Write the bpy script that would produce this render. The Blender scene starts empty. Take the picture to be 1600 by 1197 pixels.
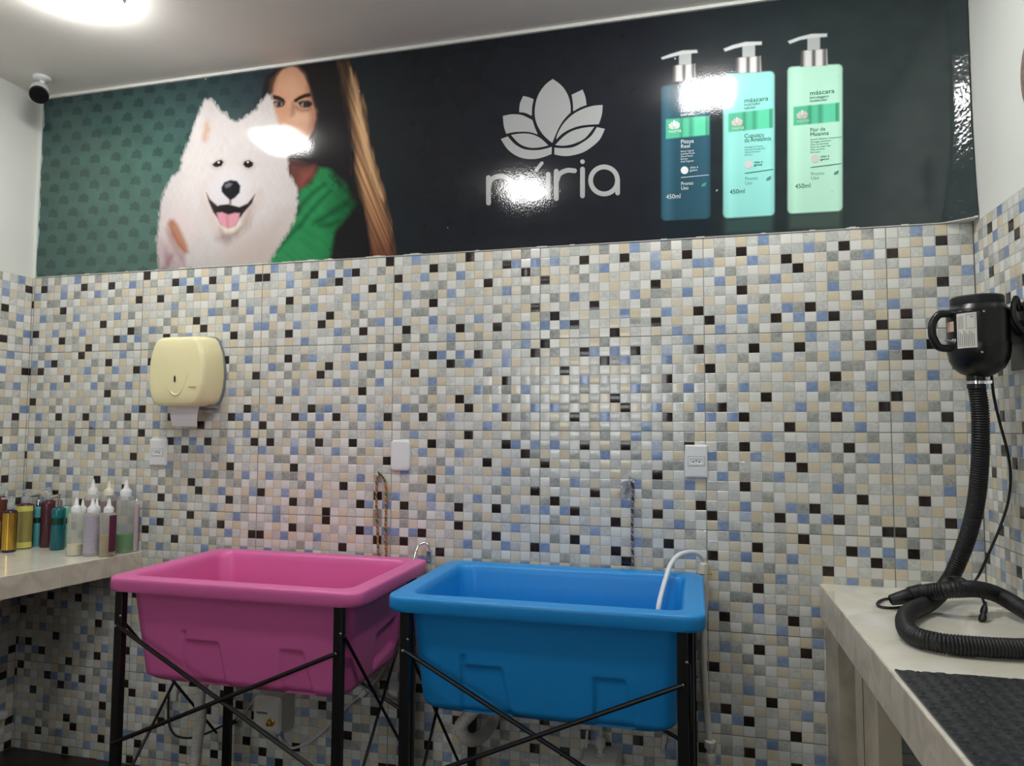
import bpy, bmesh, math, random
import numpy as np
from mathutils import Vector, Matrix
random.seed(7); rng = np.random.RandomState(5)
SC = bpy.context.scene
COL = SC.collection
PI = math.pi

# ------------------------------------------------------------------ camera
CX, CY, CZ = 0.52966, -2.48601, 1.36128
YAW, PIT, ROL, FPX = -0.249490701, 0.0626806842, 0.00387972945, 1109.88
cy_, sy_ = math.cos(YAW), math.sin(YAW); cp_, sp_ = math.cos(PIT), math.sin(PIT); cr_, sr_ = math.cos(ROL), math.sin(ROL)
F_ = Vector((sy_*cp_, cy_*cp_, sp_)); R0_ = Vector((cy_, -sy_, 0)); U0_ = R0_.cross(F_)
R_ = cr_*R0_ + sr_*U0_; U_ = -sr_*R0_ + cr_*U0_
camd = bpy.data.cameras.new('camera'); cam = bpy.data.objects.new('camera', camd); COL.objects.link(cam)
camd.sensor_width = 36.0; camd.lens = 36.0*FPX/1600.0; camd.clip_start = 0.02
M = Matrix((( R_.x, U_.x, -F_.x), (R_.y, U_.y, -F_.y), (R_.z, U_.z, -F_.z))).to_4x4()
M.translation = (CX, CY, CZ); cam.matrix_world = M
SC.camera = cam

# ------------------------------------------------------------------ colour management, world
SC.view_settings.view_transform = 'Standard'; SC.view_settings.look = 'None'
SC.view_settings.gamma = 1.0; SC.view_settings.use_curve_mapping = False
SC.view_settings.exposure = 0.17
w = bpy.data.worlds.new('world'); SC.world = w; w.use_nodes = True
w.node_tree.nodes['Background'].inputs[0].default_value = (0.8, 0.85, 0.9, 1)
w.node_tree.nodes['Background'].inputs[1].default_value = 0.05
LAMP = 62.0           # radiance of the ceiling panels
CEIL = 2.83; XL = -2.29; XR = 1.39; YF = -5.0

# ------------------------------------------------------------------ helpers
def at(px, py, ax, val):
    """point of the place seen at (px, py) of the 1600x1197 photo on the plane coordinate[ax] = val"""
    d = F_ + R_*((px-800)/FPX) + U_*((598.5-py)/FPX)
    C = Vector((CX, CY, CZ)); t = (val-C[ax])/d[ax]
    return C + d*t
def lin(c):
    return tuple(((x/255.0)/12.92 if x/255.0 <= 0.04045 else ((x/255.0+0.055)/1.055)**2.4) for x in c)
def nodes(m): return m.node_tree.nodes, m.node_tree.links
def mat(name, rgb, rough=0.5, metal=0.0, spec=0.5, noise=0.0, nscale=20, bump=0.0, bscale=200, alpha=1.0, coat=0.0, srgb=True):
    m = bpy.data.materials.new(name); m.use_nodes = True
    N, L = nodes(m); b = N['Principled BSDF']
    c = lin(rgb) if srgb else rgb
    b.inputs['Base Color'].default_value = (*c, 1); b.inputs['Roughness'].default_value = rough
    b.inputs['Metallic'].default_value = metal; b.inputs['Specular IOR Level'].default_value = spec
    b.inputs['Alpha'].default_value = alpha; b.inputs['Coat Weight'].default_value = coat
    tc = N.new('ShaderNodeTexCoord')
    n = N.new('ShaderNodeTexNoise'); n.inputs['Scale'].default_value = nscale; n.inputs['Detail'].default_value = 4
    L.new(tc.outputs['Object'], n.inputs['Vector'])
    r = N.new('ShaderNodeValToRGB')
    r.color_ramp.elements[0].position = 0.3; r.color_ramp.elements[1].position = 0.7
    r.color_ramp.elements[0].color = (*[max(0, x*(1-noise)) for x in c], 1)
    r.color_ramp.elements[1].color = (*[min(1, x*(1+noise*0.6)) for x in c], 1)
    L.new(n.outputs['Fac'], r.inputs['Fac']); L.new(r.outputs['Color'], b.inputs['Base Color'])
    if bump:
        n2 = N.new('ShaderNodeTexNoise'); n2.inputs['Scale'].default_value = bscale
        L.new(tc.outputs['Object'], n2.inputs['Vector'])
        bp = N.new('ShaderNodeBump'); bp.inputs['Strength'].default_value = bump; bp.inputs['Distance'].default_value = 0.002
        L.new(n2.outputs['Fac'], bp.inputs['Height']); L.new(bp.outputs['Normal'], b.inputs['Normal'])
    return m
def emis(name, rgb, s):
    m = bpy.data.materials.new(name); m.use_nodes = True
    N, L = nodes(m); b = N['Principled BSDF']
    b.inputs['Base Color'].default_value = (*rgb, 1)
    b.inputs['Emission Color'].default_value = (*rgb, 1); b.inputs['Emission Strength'].default_value = s
    return m

class MB:
    """collects shapes into one mesh"""
    def __init__(s): s.v = []; s.f = []; s.m = []
    def add(s, vs, fs, mi=0):
        o = len(s.v); s.v += [tuple(v) for v in vs]; s.f += [tuple(i+o for i in f) for f in fs]; s.m += [mi]*len(fs)
    def box(s, a, b, mi=0, rot=0.0, piv=None):
        x0, y0, z0 = a; x1, y1, z1 = b
        vs = [Vector(p) for p in ((x0,y0,z0),(x1,y0,z0),(x1,y1,z0),(x0,y1,z0),(x0,y0,z1),(x1,y0,z1),(x1,y1,z1),(x0,y1,z1))]
        if rot:
            piv = piv or Vector(((x0+x1)/2, (y0+y1)/2, 0)); R = Matrix.Rotation(rot, 3, 'Z')
            vs = [R @ (v-piv)+piv for v in vs]
        s.add(vs, [(0,3,2,1),(4,5,6,7),(0,1,5,4),(1,2,6,5),(2,3,7,6),(3,0,4,7)], mi)
    def loft(s, loops, cap0=True, cap1=True, mi=0):
        n = len(loops[0]); vs = [p for l in loops for p in l]; fs = []
        for k in range(len(loops)-1):
            for i in range(n):
                j = (i+1) % n; fs.append((k*n+i, k*n+j, (k+1)*n+j, (k+1)*n+i))
        if cap0: fs.append(tuple(range(n))[::-1])
        if cap1: fs.append(tuple((len(loops)-1)*n+i for i in range(n)))
        s.add(vs, fs, mi)
    def lathe(s, prof, c=(0,0,0), n=24, axis=(0,0,1), mi=0, sx=1.0, sy=1.0):
        q = Vector((0,0,1)).rotation_difference(Vector(axis)); c = Vector(c); loops = []
        for r, z in prof:
            r = max(r, 1e-5)
            loops.append([q @ Vector((r*sx*math.cos(2*PI*i/n), r*sy*math.sin(2*PI*i/n), z))+c for i in range(n)])
        s.loft(loops, True, True, mi)
    def tube(s, pts, r, n=10, mi=0, closed=False, rf=None):
        pts = [Vector(p) for p in pts]; loops = []; m = len(pts); up = None
        for i, p in enumerate(pts):
            if closed: t = pts[(i+1) % m]-pts[i-1]
            else: t = pts[min(i+1, m-1)]-pts[max(i-1, 0)]
            if t.length < 1e-9: t = Vector((0,0,1))
            t.normalize()
            if up is None:
                up = Vector((0,0,1)) if abs(t.z) < .9 else Vector((1,0,0))
            up = (up - t*up.dot(t))
            if up.length < 1e-6: up = t.orthogonal()
            up.normalize(); sd = t.cross(up)
            rr = rf(i) if rf else (r[i] if isinstance(r, (list, tuple)) else r)
            loops.append([p+up*(rr*math.cos(2*PI*k/n))+sd*(rr*math.sin(2*PI*k/n)) for k in range(n)])
        if closed: loops.append(loops[0]); s.loft(loops, False, False, mi)
        else: s.loft(loops, True, True, mi)
    def build(s, name, mats, parent=None, smooth=False, bevel=0.0, seg=2, angle=40, kind=None, label=None):
        me = bpy.data.meshes.new(name); me.from_pydata(s.v, [], s.f); 
        if not isinstance(mats, (list, tuple)): mats = [mats]
        for m in mats: me.materials.append(m)
        me.polygons.foreach_set('material_index', s.m)
        bm = bmesh.new(); bm.from_mesh(me); bmesh.ops.recalc_face_normals(bm, faces=bm.faces); bm.to_mesh(me); bm.free()
        o = bpy.data.objects.new(name, me); COL.objects.link(o)
        if parent:
            o.parent = parent; o.matrix_parent_inverse = (Matrix.Translation(parent.location) if parent.type == 'EMPTY' else Matrix.Identity(4)).inverted()
        if bevel:
            b = o.modifiers.new('bevel', 'BEVEL'); b.width = bevel; b.segments = seg; b.limit_method = 'ANGLE'; b.angle_limit = math.radians(angle)
            smooth = True
        if smooth:
            me.polygons.foreach_set('use_smooth', [True]*len(me.polygons))
            me.set_sharp_from_angle(angle=math.radians(angle))
        if kind: o['kind'] = kind
        if label: o['label'] = label
        me.update(); return o
def tag(o, label, cat, group=None):
    o['label'] = label; o['category'] = cat
    if group: o['group'] = group
    return o
def thing(name, label, cat, loc=(0,0,0), group=None):
    o = bpy.data.objects.new(name, None); COL.objects.link(o); o.location = loc; o.empty_display_size = 0.05
    return tag(o, label, cat, group)
def copy_thing(src, loc, label, group=None):
    c = src.copy(); COL.objects.link(c); c.location = loc; c['label'] = label
    if group: c['group'] = group
    for ch in src.children:
        d = ch.copy(); COL.objects.link(d); d.parent = c; d.matrix_parent_inverse = ch.matrix_parent_inverse.copy()
        for g in ch.children:
            e = g.copy(); COL.objects.link(e); e.parent = d; e.matrix_parent_inverse = g.matrix_parent_inverse.copy()
    return c
def spline(pts, k=10):
    P = [Vector(p) for p in pts]; P = [2*P[0]-P[1]] + P + [2*P[-1]-P[-2]]; out = []
    for i in range(1, len(P)-2):
        a, b, c, d = P[i-1:i+3]
        for j in range(k):
            t = j/k
            out.append(0.5*((2*b)+(c-a)*t+(2*a-5*b+4*c-d)*t*t+(3*b-a-3*c+d)*t**3))
    out.append(P[-2]); return out
def resample(pts, step):
    out = [pts[0]]; acc = 0
    for a, b in zip(pts, pts[1:]):
        d = (b-a).length
        while acc + d >= step:
            t = (step-acc)/d; a = a.lerp(b, t); out.append(a); d = (b-a).length; acc = 0
            if d < 1e-9: break
        acc += d
    return out
def rrect(cx, cy, z, hx, hy, r, nc=6, nx=1, ny=1):
    """rounded rectangle loop with nx / ny points along the straight sides"""
    r = min(r, hx*.999, hy*.999); out = []
    def seg(p, q, n):
        for i in range(n): out.append((p[0]+(q[0]-p[0])*i/n, p[1]+(q[1]-p[1])*i/n, z))
    def arc(ox, oy, a0):
        for i in range(nc): a = a0+PI/2*i/nc; out.append((ox+r*math.cos(a), oy+r*math.sin(a), z))
    x0, x1, y0, y1 = cx-hx, cx+hx, cy-hy, cy+hy
    seg((x0+r, y0), (x1-r, y0), nx); arc(x1-r, y0+r, -PI/2)
    seg((x1, y0+r), (x1, y1-r), ny); arc(x1-r, y1-r, 0)
    seg((x1-r, y1), (x0+r, y1), nx); arc(x0+r, y1-r, PI/2)
    seg((x0, y1-r), (x0, y0+r), ny); arc(x0+r, y0+r, PI)
    return out

# ------------------------------------------------------------------ base materials
M_plaster = mat('white_plaster', (226,228,222), 0.7, noise=0.03, nscale=3, bump=0.15, bscale=60)
M_ceil = mat('white_ceiling_paint', (238,235,229), 0.8, noise=0.02, nscale=2, bump=0.1, bscale=40)
M_floor = mat('dark_floor_tile', (46,41,35), 0.35, noise=0.4, nscale=9)
M_black = mat('black_painted_steel', (9,9,11), 0.4)
M_bplast = mat('black_plastic', (13,14,16), 0.3)
M_rubber = mat('black_rubber', (15,16,20), 0.45)
M_white = mat('white_plastic', (232,234,236), 0.3)
M_offw = mat('off_white_plastic', (214,212,204), 0.4)
M_chrome = mat('chrome', (215,215,215), 0.15, metal=1.0)
M_brass = mat('brass', (214,160,70), 0.3, metal=1.0)
M_grout = mat('grout', (120,116,106), 0.9)
M_dark = mat('dark_hole', (12,12,12), 0.8)

# ------------------------------------------------------------------ mosaic
CW, CH, Z0 = 0.0356, 0.03288934, 1.35      # one printed square; Z0 = height of the joint row 0
P0 = ['DWEGWEgWEGWgWGBE','EgWGDBWBWDGEbWGD','GEGEWGDgBGEWBEGG','EWDWEGWEEWgGWGWE','GGEGBEGWWGWEDWGG',
      'EWGWgWGGEBgGgEBW','GEWgEGEDGWEWGgWG','WBgWgEWEDEGBEWEB','GEWDWgBGGWEWDGgW','WgEGGEGWWGBGEWGE']
P1 = ['WGEGGEgWEBGWgWgE','GBGWDWEGDGWbEGDW','EWEgWGBWGgEBWEGB','DEGEgWEGEWGWggWE','GGWGWGWEGGWDEWGW',
      'WgEBGEGGWBEggGBE','EWGEWDWEGWgGWEWG','gDGWEGEGBEWEBGED','BWBDGWGEWgGDWEWG','WgEWGEWDEGWEGBGW']
TM = {-4: ['1H','1V','1H','0R','1 ','0 ','1V'], -3: ['0 ','1H','0 ','1V','0 ','1R','0 '], -2: ['0H','0V','1H','1R','0V','1 ','1H'],
      -1: ['1R','0 ','1R','1V','0 ','1H','0V'], 0: ['1 ','0 ','1 ','0R','1H','0 ','1R'], 1: ['0R','1 ','0R','1R','1 ','0R','1 '], 2: ['1R','1V','0V','1H','0 ','1 ','0V']}
def cell(code, i, j):
    P = P0 if code[0] == '0' else P1
    if code[1] in 'HR': i = 15-i
    if code[1] in 'VR': j = 9-j
    return P[j][i]
K = 1.12
PAL = {'W': [(216,217,211),(211,212,207),(219,219,214)], 'E': [(209,201,180),(206,195,170),(210,203,186)],
       'G': [(193,196,191),(185,188,184),(199,201,196)], 'g': [(156,159,154),(162,163,157),(149,153,150)],
       'B': [(130,150,183),(122,142,176),(138,156,185)], 'b': [(172,184,202),(164,177,197)], 'D': [(44,36,32),(38,32,29)]}
def mosaic_material():
    m = bpy.data.materials.new('glazed_mosaic_print'); m.use_nodes = True
    N, L = nodes(m); b = N['Principled BSDF']; b.inputs['Roughness'].default_value = 0.16
    b.inputs['Specular IOR Level'].default_value = 0.5
    ca = N.new('ShaderNodeVertexColor'); ca.layer_name = 'print'
    uv = N.new('ShaderNodeUVMap'); uv.uv_map = 'cell'; sep = N.new('ShaderNodeSeparateXYZ'); L.new(uv.outputs[0], sep.inputs[0])
    uv2 = N.new('ShaderNodeUVMap'); uv2.uv_map = 'kind'; sep2 = N.new('ShaderNodeSeparateXYZ'); L.new(uv2.outputs[0], sep2.inputs[0])
    def mth(op, a, c=None, d=None):
        n = N.new('ShaderNodeMath'); n.operation = op
        for k, x in enumerate((a, c, d)):
            if x is None: continue
            if isinstance(x, (int, float)): n.inputs[k].default_value = x
            else: L.new(x, n.inputs[k])
        return n.outputs[0]
    u, v = sep.outputs[0], sep.outputs[1]; par, marb = sep2.outputs[0], sep2.outputs[1]
    ed = mth('MINIMUM', mth('MINIMUM', u, mth('SUBTRACT', 1.0, u)), mth('MINIMUM', v, mth('SUBTRACT', 1.0, v)))
    em = N.new('ShaderNodeMapRange'); em.interpolation_type = 'SMOOTHSTEP'; L.new(ed, em.inputs[0])
    em.inputs[1].default_value = 0.0; em.inputs[2].default_value = 0.05
    # barrel curve, alternating between squares
    cu = mth('POWER', mth('ABSOLUTE', mth('SUBTRACT', mth('MULTIPLY', u, 2.0), 1.0)), 2.0)
    cv = mth('POWER', mth('ABSOLUTE', mth('SUBTRACT', mth('MULTIPLY', v, 2.0), 1.0)), 2.0)
    mx = N.new('ShaderNodeMix'); mx.data_type = 'FLOAT'; L.new(par, mx.inputs[0]); L.new(cu, mx.inputs[2]); L.new(cv, mx.inputs[3])
    h = mth('MULTIPLY_ADD', mx.outputs[0], -0.55, mth('MULTIPLY', em.outputs[0], 0.5))
    tc = N.new('ShaderNodeTexCoord')
    n1 = N.new('ShaderNodeTexNoise'); n1.inputs['Scale'].default_value = 45; n1.inputs['Detail'].default_value = 5; n1.inputs['Distortion'].default_value = 1.6
    L.new(tc.outputs['Object'], n1.inputs['Vector'])
    h2 = mth('MULTIPLY_ADD', n1.outputs['Fac'], 0.12, h)
    bp = N.new('ShaderNodeBump'); bp.inputs['Strength'].default_value = 0.9; bp.inputs['Distance'].default_value = 0.0018
    L.new(h2, bp.inputs['Height']); L.new(bp.outputs['Normal'], b.inputs['Normal'])
    mr = N.new('ShaderNodeMapRange'); L.new(n1.outputs['Fac'], mr.inputs[0]); mr.inputs[1].default_value = 0.25; mr.inputs[2].default_value = 0.75
    mr.inputs[3].default_value = 0.62; mr.inputs[4].default_value = 1.38
    fac = N.new('ShaderNodeMix'); fac.data_type = 'FLOAT'; L.new(marb, fac.inputs[0]); fac.inputs[2].default_value = 1.0; L.new(mr.outputs[0], fac.inputs[3])
    vm = N.new('ShaderNodeVectorMath'); vm.operation = 'SCALE'; L.new(ca.outputs['Color'], vm.inputs[0]); L.new(fac.outputs[0], vm.inputs['Scale'])
    gm = N.new('ShaderNodeMix'); gm.data_type = 'RGBA'; L.new(em.outputs[0], gm.inputs[0])
    gm.inputs[6].default_value = (*lin((194,193,186)), 1); L.new(vm.outputs[0], gm.inputs[7])
    L.new(gm.outputs[2], b.inputs['Base Color'])
    return m
M_mosaic = mosaic_material()
def mosaic_wall(name, org, ud, length, c0, codes, upper_mat, nrm, height=2.012, i0=None, clipu=None):
    """cells laid along direction ud from org; nrm points into the room. one structure mesh"""
    ud = Vector(ud); org = Vector(org); nrm = Vector(nrm)
    vs, fs, cols, uvs, kinds, mis = [], [], [], [], [], []
    j1 = int(math.ceil(Z0/CH))
    ia, ib = i0
    g = 0.0007
    for i in range(ia, ib):
        u0, u1 = i*CW, (i+1)*CW
        if clipu: u0, u1 = max(u0, clipu[0]), min(u1, clipu[1])
        if u1-u0 < 0.002: continue
        c = i//16; ci = i-16*c
        if ci == 0: u0 += g
        if ci == 15: u1 -= g
        for j in range(-20, j1):
            r = (j+20)//10; rj = (j+20) % 10
            za, zb = Z0-j*CH, Z0-(j+1)*CH
            if rj == 0: za -= g
            if rj == 9: zb += g
            zb = max(zb, 0.0)
            if j == -20: za = height
            ch = cell(codes(c, r), ci, rj)
            col = lin(random.choice(PAL[ch])); sc = K*random.uniform(.96, 1.04); col = [min(.95, x*sc) for x in col]
            k = len(vs)
            for (a, b_) in ((u0, zb), (u1, zb), (u1, za), (u0, za)):
                vs.append(org+ud*a+Vector((0, 0, b_)))
            fs.append((k, k+1, k+2, k+3)); cols += [(*col, 1)]*4; uvs += [(0,0),(1,0),(1,1),(0,1)]
            mb = {'W': .05, 'E': .12, 'G': .5, 'g': .8, 'B': .55, 'b': .5, 'D': .9}[ch]
            kinds += [((ci+rj) % 2, mb)]*4; mis.append(0)
    def q(a, b, off, mi):          # quads of grout bed and painted upper wall
        k = len(vs); o = -nrm*off
        for (x, z) in ((a[0], a[1]), (b[0], a[1]), (b[0], b[1]), (a[0], b[1])):
            vs.append(org+ud*x+Vector((0, 0, z))+o)
        fs.append((k, k+1, k+2, k+3)); cols.extend([(.3, .3, .3, 1)]*4); uvs.extend([(0,0)]*4); kinds.extend([(0,0)]*4); mis.append(mi)
    ua, ub = length
    q((ua, 0), (ub, height), 0.0015, 1)
    q((ua, height), (ub, CEIL+.02), 0.0, 2)
    q((ua, -0.02), (ub, CEIL+.02), 0.12, 2)
    me = bpy.data.meshes.new(name); me.from_pydata([tuple(v) for v in vs], [], fs)
    for m in (M_mosaic, M_grout, upper_mat): me.materials.append(m)
    me.polygons.foreach_set('material_index', mis)
    at_ = me.color_attributes.new('print', 'FLOAT_COLOR', 'POINT'); at_.data.foreach_set('color', np.array(cols, dtype=np.float32).ravel())
    for nm, dat in (('cell', uvs), ('kind', kinds)):
        l = me.uv_layers.new(name=nm); vi = np.zeros(len(me.loops), dtype=np.int32); me.loops.foreach_get('vertex_index', vi)
        l.data.foreach_set('uv', np.array(dat, dtype=np.float32)[vi].ravel())
    # normals toward room
    me.update(); d = Vector(nrm)
    if me.polygons[0].normal.dot(d) < 0: me.flip_normals()
    o = bpy.data.objects.new(name, me); COL.objects.link(o); o['kind'] = 'structure'
    return o
mosaic_wall('wall_back', (0,0,0), (1,0,0), (XL-.12, XR+.12), None, lambda c, r: TM[max(-4, min(2, c))][r], M_plaster, (0,-1,0), i0=(-65, 40), clipu=(XL, XR))
SIDE = ['0H','1R','0V','1 ','0R','1H','0 ']
mosaic_wall('wall_left', (XL,0,0), (0,-1,0), (0, -YF), None, lambda c, r: SIDE[(c*2+r) % 7], M_plaster, (1,0,0), i0=(0, 141), clipu=(0, 5.0))
mosaic_wall('wall_right', (XR,0,0), (0,-1,0), (0, -YF), None, lambda c, r: SIDE[(c*3+r+4) % 7], M_plaster, (-1,0,0), i0=(0, 141), clipu=(0, 5.0), height=2.005)
WX0, WX1, WZ0, WZ1 = -1.15, .15, 1.45, 2.1
b = MB()
b.box((XL-.12, YF-.12, -.02), (WX0, YF, CEIL+.02)); b.box((WX1, YF-.12, -.02), (XR+.12, YF, CEIL+.02))
b.box((WX0, YF-.12, -.02), (WX1, YF, WZ0)); b.box((WX0, YF-.12, WZ1), (WX1, YF, CEIL+.02))
b.build('wall_front', mat('grey_plaster', (118,115,110), .8), kind='structure')
win = MB(); win.box((WX0, YF-.10, WZ0), (WX1, YF-.09, WZ1)); win = win.build('window_1', emis('daylit_frosted_glass', (.93,.97,1.0), 7.0), kind='structure')
b = MB()
for a_, c_ in (((WX0, YF-.085, WZ0), (WX0+.05, YF-.02, WZ1)), ((WX1-.05, YF-.085, WZ0), (WX1, YF-.02, WZ1)), ((WX0+.05, YF-.085, WZ0), (WX1-.05, YF-.02, WZ0+.05)), ((WX0+.05, YF-.085, WZ1-.05), (WX1-.05, YF-.02, WZ1)), (((WX0+WX1)/2-.025, YF-.085, WZ0+.05), ((WX0+WX1)/2+.025, YF-.02, WZ1-.05))): b.box(a_, c_)
b.build('window_frame', M_white, win)
b = MB(); b.box((XL-.12, YF-.12, CEIL), (XR+.12, .12, CEIL+.1)); b.build('ceiling', M_ceil, kind='structure')
b = MB()
nx = 8
for i in range(nx):
    for j in range(11):
        x0 = XL+(XR-XL)*i/nx; x1 = XL+(XR-XL)*(i+1)/nx; y0 = YF-YF*j/11; y1 = YF-YF*(j+1)/11
        b.box((x0+.0015, y0+.0015, -.01), (x1-.0015, y1-.0015, 0))
b.box((XL-.12, YF-.12, -.1), (XR+.12, .12, -.0015), 1)
b.build('floor', [M_floor, M_grout], kind='structure')
b = MB(); b.box((XL, -.0125, CEIL-.012), (XR, -.0, CEIL)); b.build('trim_1', M_plaster, kind='structure')

# ------------------------------------------------------------------ ceiling lamps
M_lamp = emis('lit_diffuser', (1.0, .985, .96), LAMP)
def lamp(x, y, label, s=.105):
    t = thing('ceiling_lamp', label, 'lamp', (x, y, CEIL), 'ceiling lamps')
    f = MB(); f.loft([rrect(x, y, CEIL, s+.012, s+.012, .03), rrect(x, y, CEIL-.010, s+.012, s+.012, .03), rrect(x, y, CEIL-.012, s+.006, s+.006, .03)])
    f.build('frame', M_white, t, smooth=True)
    d = MB(); d.loft([rrect(x, y, CEIL-.0125, s, s, .03), rrect(x, y, CEIL-.036, s, s, .03), rrect(x, y, CEIL-.042, s*.95, s*.95, .03)])
    d.build('diffuser', M_lamp, t)
    return t
lamp(-1.47, -.63, 'lit white ceiling lamp above the left counter, cut off by the top edge')
lamp(.605, -.62, 'lit ceiling lamp whose glare falls on the printed pump bottles')
lamp(-.445, -1.64, 'lit ceiling lamp in mid room, its glare on the logo lettering')
lamp(-.95, -3.9, 'lit ceiling lamp far back, its glints on the mosaic under the logo', .07)

# ------------------------------------------------------------------ mural
MZ0, MZ1, MX0, MX1 = 2.012, 2.826, -2.275, 1.386
def build_mural():
    st = 0.0022
    nx = int((MX1-MX0)/st)+1; nz = int((MZ1-MZ0)/st)+1
    xs = np.linspace(MX0, MX1, nx); zs = np.linspace(MZ0, MZ1, nz)
    X, Z = np.meshgrid(xs, zs)
    X = X.ravel(); Z = Z.ravel()
    # picture coordinates of the print (unit = pixel of the photograph), used as the drawing grid of the artwork
    Rv, Uv, Fv = (np.array(v) for v in (R_, U_, F_))
    D = np.stack([X-CX, 0*X-CY, Z-CZ], -1)
    zz = D @ Fv; PX = 800+FPX*(D @ Rv)/zz; PY = 598.5-FPX*(D @ Uv)/zz
    grids = {}
    def noise(x, y, sx, sy, seed):
        if seed not in grids: grids[seed] = np.random.RandomState(seed).rand(64, 64)
        G = grids[seed]; a = x/sx; c = y/sy
        ia = np.floor(a).astype(int); ic = np.floor(c).astype(int); fa = a-ia; fc = c-ic
        fa = fa*fa*(3-2*fa); fc = fc*fc*(3-2*fc)
        g = lambda p, q: G[p % 64, q % 64]
        return (g(ia, ic)*(1-fa)+g(ia+1, ic)*fa)*(1-fc)+(g(ia, ic+1)*(1-fa)+g(ia+1, ic+1)*fa)*fc
    def poly(P, soft=1.2, rag=0.0, rs=(5, 5), seed=3):
        P = np.array(P, float); m = soft+rag+2
        sel = np.where((PX > P[:, 0].min()-m) & (PX < P[:, 0].max()+m) & (PY > P[:, 1].min()-m) & (PY < P[:, 1].max()+m))[0]
        x = PX[sel]; y = PY[sel]; d = np.full(len(sel), 1e9); ins = np.zeros(len(sel), bool)
        n = len(P)
        for i in range(n):
            ax, ay = P[i]; bx, by = P[(i+1) % n]; ex, ey = bx-ax, by-ay; l = ex*ex+ey*ey+1e-12
            t = np.clip(((x-ax)*ex+(y-ay)*ey)/l, 0, 1)
            d = np.minimum(d, np.hypot(x-ax-t*ex, y-ay-t*ey))
            c = ((ay > y) != (by > y))
            xi = ax+(y-ay)*ex/(ey if abs(ey) > 1e-9 else 1e-9)
            ins ^= (c & (x < xi))
        sd = np.where(ins, d, -d)
        if rag: sd = sd+(noise(x, y, rs[0], rs[1], seed)-.5)*2*rag
        return sel, np.clip(sd/soft*.5+.5, 0, 1)
    C = np.zeros((len(X), 3))
    L_ = lambda c: np.array(lin(c))
    # background
    bgx = [50, 150, 250, 420, 560, 680, 1000, 1300, 1540]
    bgc = np.array([L_(c) for c in ((58,86,80),(67,97,88),(63,94,86),(36,52,58),(30,38,41),(26,29,35),(27,30,37),(42,52,54),(52,63,64))])
    for k in range(3): C[:, k] = np.interp(PX, bgx, bgc[:, k])
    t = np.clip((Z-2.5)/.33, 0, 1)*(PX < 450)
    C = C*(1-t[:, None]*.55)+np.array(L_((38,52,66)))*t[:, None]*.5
    C *= (0.9+.2*noise(X, Z, .05, .04, 11))[:, None]
    # damask of small lotus shapes
    rr = np.floor(Z/.0567); ox = (rr % 2)*.0535; lx = (X+ox) % .107-.0535; lz = Z-(rr+.5)*.0567
    ang = np.arctan2(lz+.018, lx); rad = np.hypot(lx, lz+.018)
    R = .017+.013*np.clip(np.sin(ang), 0, 1)+.009*np.abs(np.cos(5*(ang-PI/2)))**.6
    mk = np.clip((R-rad)/.006+.5, 0, 1)*np.clip((ang > -.3)*1.0, 0, 1)*np.interp(PX, [60, 250, 420, 560], [1, 1, .5, .0])
    C *= (1-.34*mk)[:, None]
    def blend(sel, a, col):
        a = a[:, None]; C[sel] = C[sel]*(1-a)+np.asarray(col)*a
    def fill(P, col, soft=1.2, rag=0, rs=(5, 5), seed=3, op=1.0):
        s, a = poly(P, soft, rag, rs, seed); blend(s, a*op, L_(col)); return s
    def tr(pts, s, ox, oy): return [(x/s+ox, y/s+oy) for x, y in pts]
    A = lambda *p: tr(p, 3.42, 230, 80)      # drawing grids of the separate motifs
    B = lambda *p: tr(p, 4.275, 240, 140)
    W_ = lambda *p: tr(p, 5.7, 400, 90)
    S_ = lambda *p: tr(p, 5.986, 400, 220)
    # --- woman: hair mass, face, sweater
    fill(A((640,130),(700,95),(760,70),(900,60),(1080,45),(1100,80),(1160,300),(1200,560),(1270,800),(1310,1000),(1318,1112),(1090,1118),(900,1125),(760,640),(640,520),(610,300),(618,200)), (24,23,27), 2)
    s = fill(W_((150,330),(160,250),(185,175),(240,110),(310,78),(370,95),(430,160),(470,260),(490,340),(520,440),(535,540),(510,640),(440,780),(360,850),(250,880),(150,800),(120,700),(110,480)), (197,146,116), 2)
    fill(W_((240,160),(330,110),(400,170),(430,280),(400,340),(330,360),(250,330),(210,250)), (214,168,138), 12, op=.7)
    fill(W_((290,400),(330,480),(300,560),(360,600),(470,580),(520,480),(480,470),(400,480),(350,470)), (220,176,148), 8, op=.6)
    fill(W_((330,410),(350,440),(340,500),(318,520),(320,460)), (120,78,62), 5, op=.8)
    fill(W_((460,260),(490,340),(535,540),(510,650),(470,700),(500,540),(470,400)), (130,84,66), 6, op=.7)
    fill(W_((150,200),(190,160),(170,250),(150,320),(130,330)), (120,80,62), 6, op=.7)
    for P in (((124,344),(160,333),(213,346),(250,368),(266,394),(262,406),(226,394),(180,378),(134,372)), ((338,394),(344,374),(384,347),(434,325),(488,316),(494,349),(440,360),(392,380),(360,402))):
        fill(W_(*P), (34,24,22), 1.6)
    for P in (((140,405),(170,390),(210,385),(250,398),(262,415),(240,440),(200,448),(165,435)), ((375,400),(420,385),(470,385),(500,400),(505,420),(480,445),(430,450),(395,435))):
        fill(W_(*P), (38,27,27), 1.6)
    for P in (((165,418),(185,402),(200,402),(190,436)), ((400,425),(420,402),(432,402),(425,440)), ((225,405),(240,415),(228,432))):
        fill(W_(*P), (150,140,140), 1.2)
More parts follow.
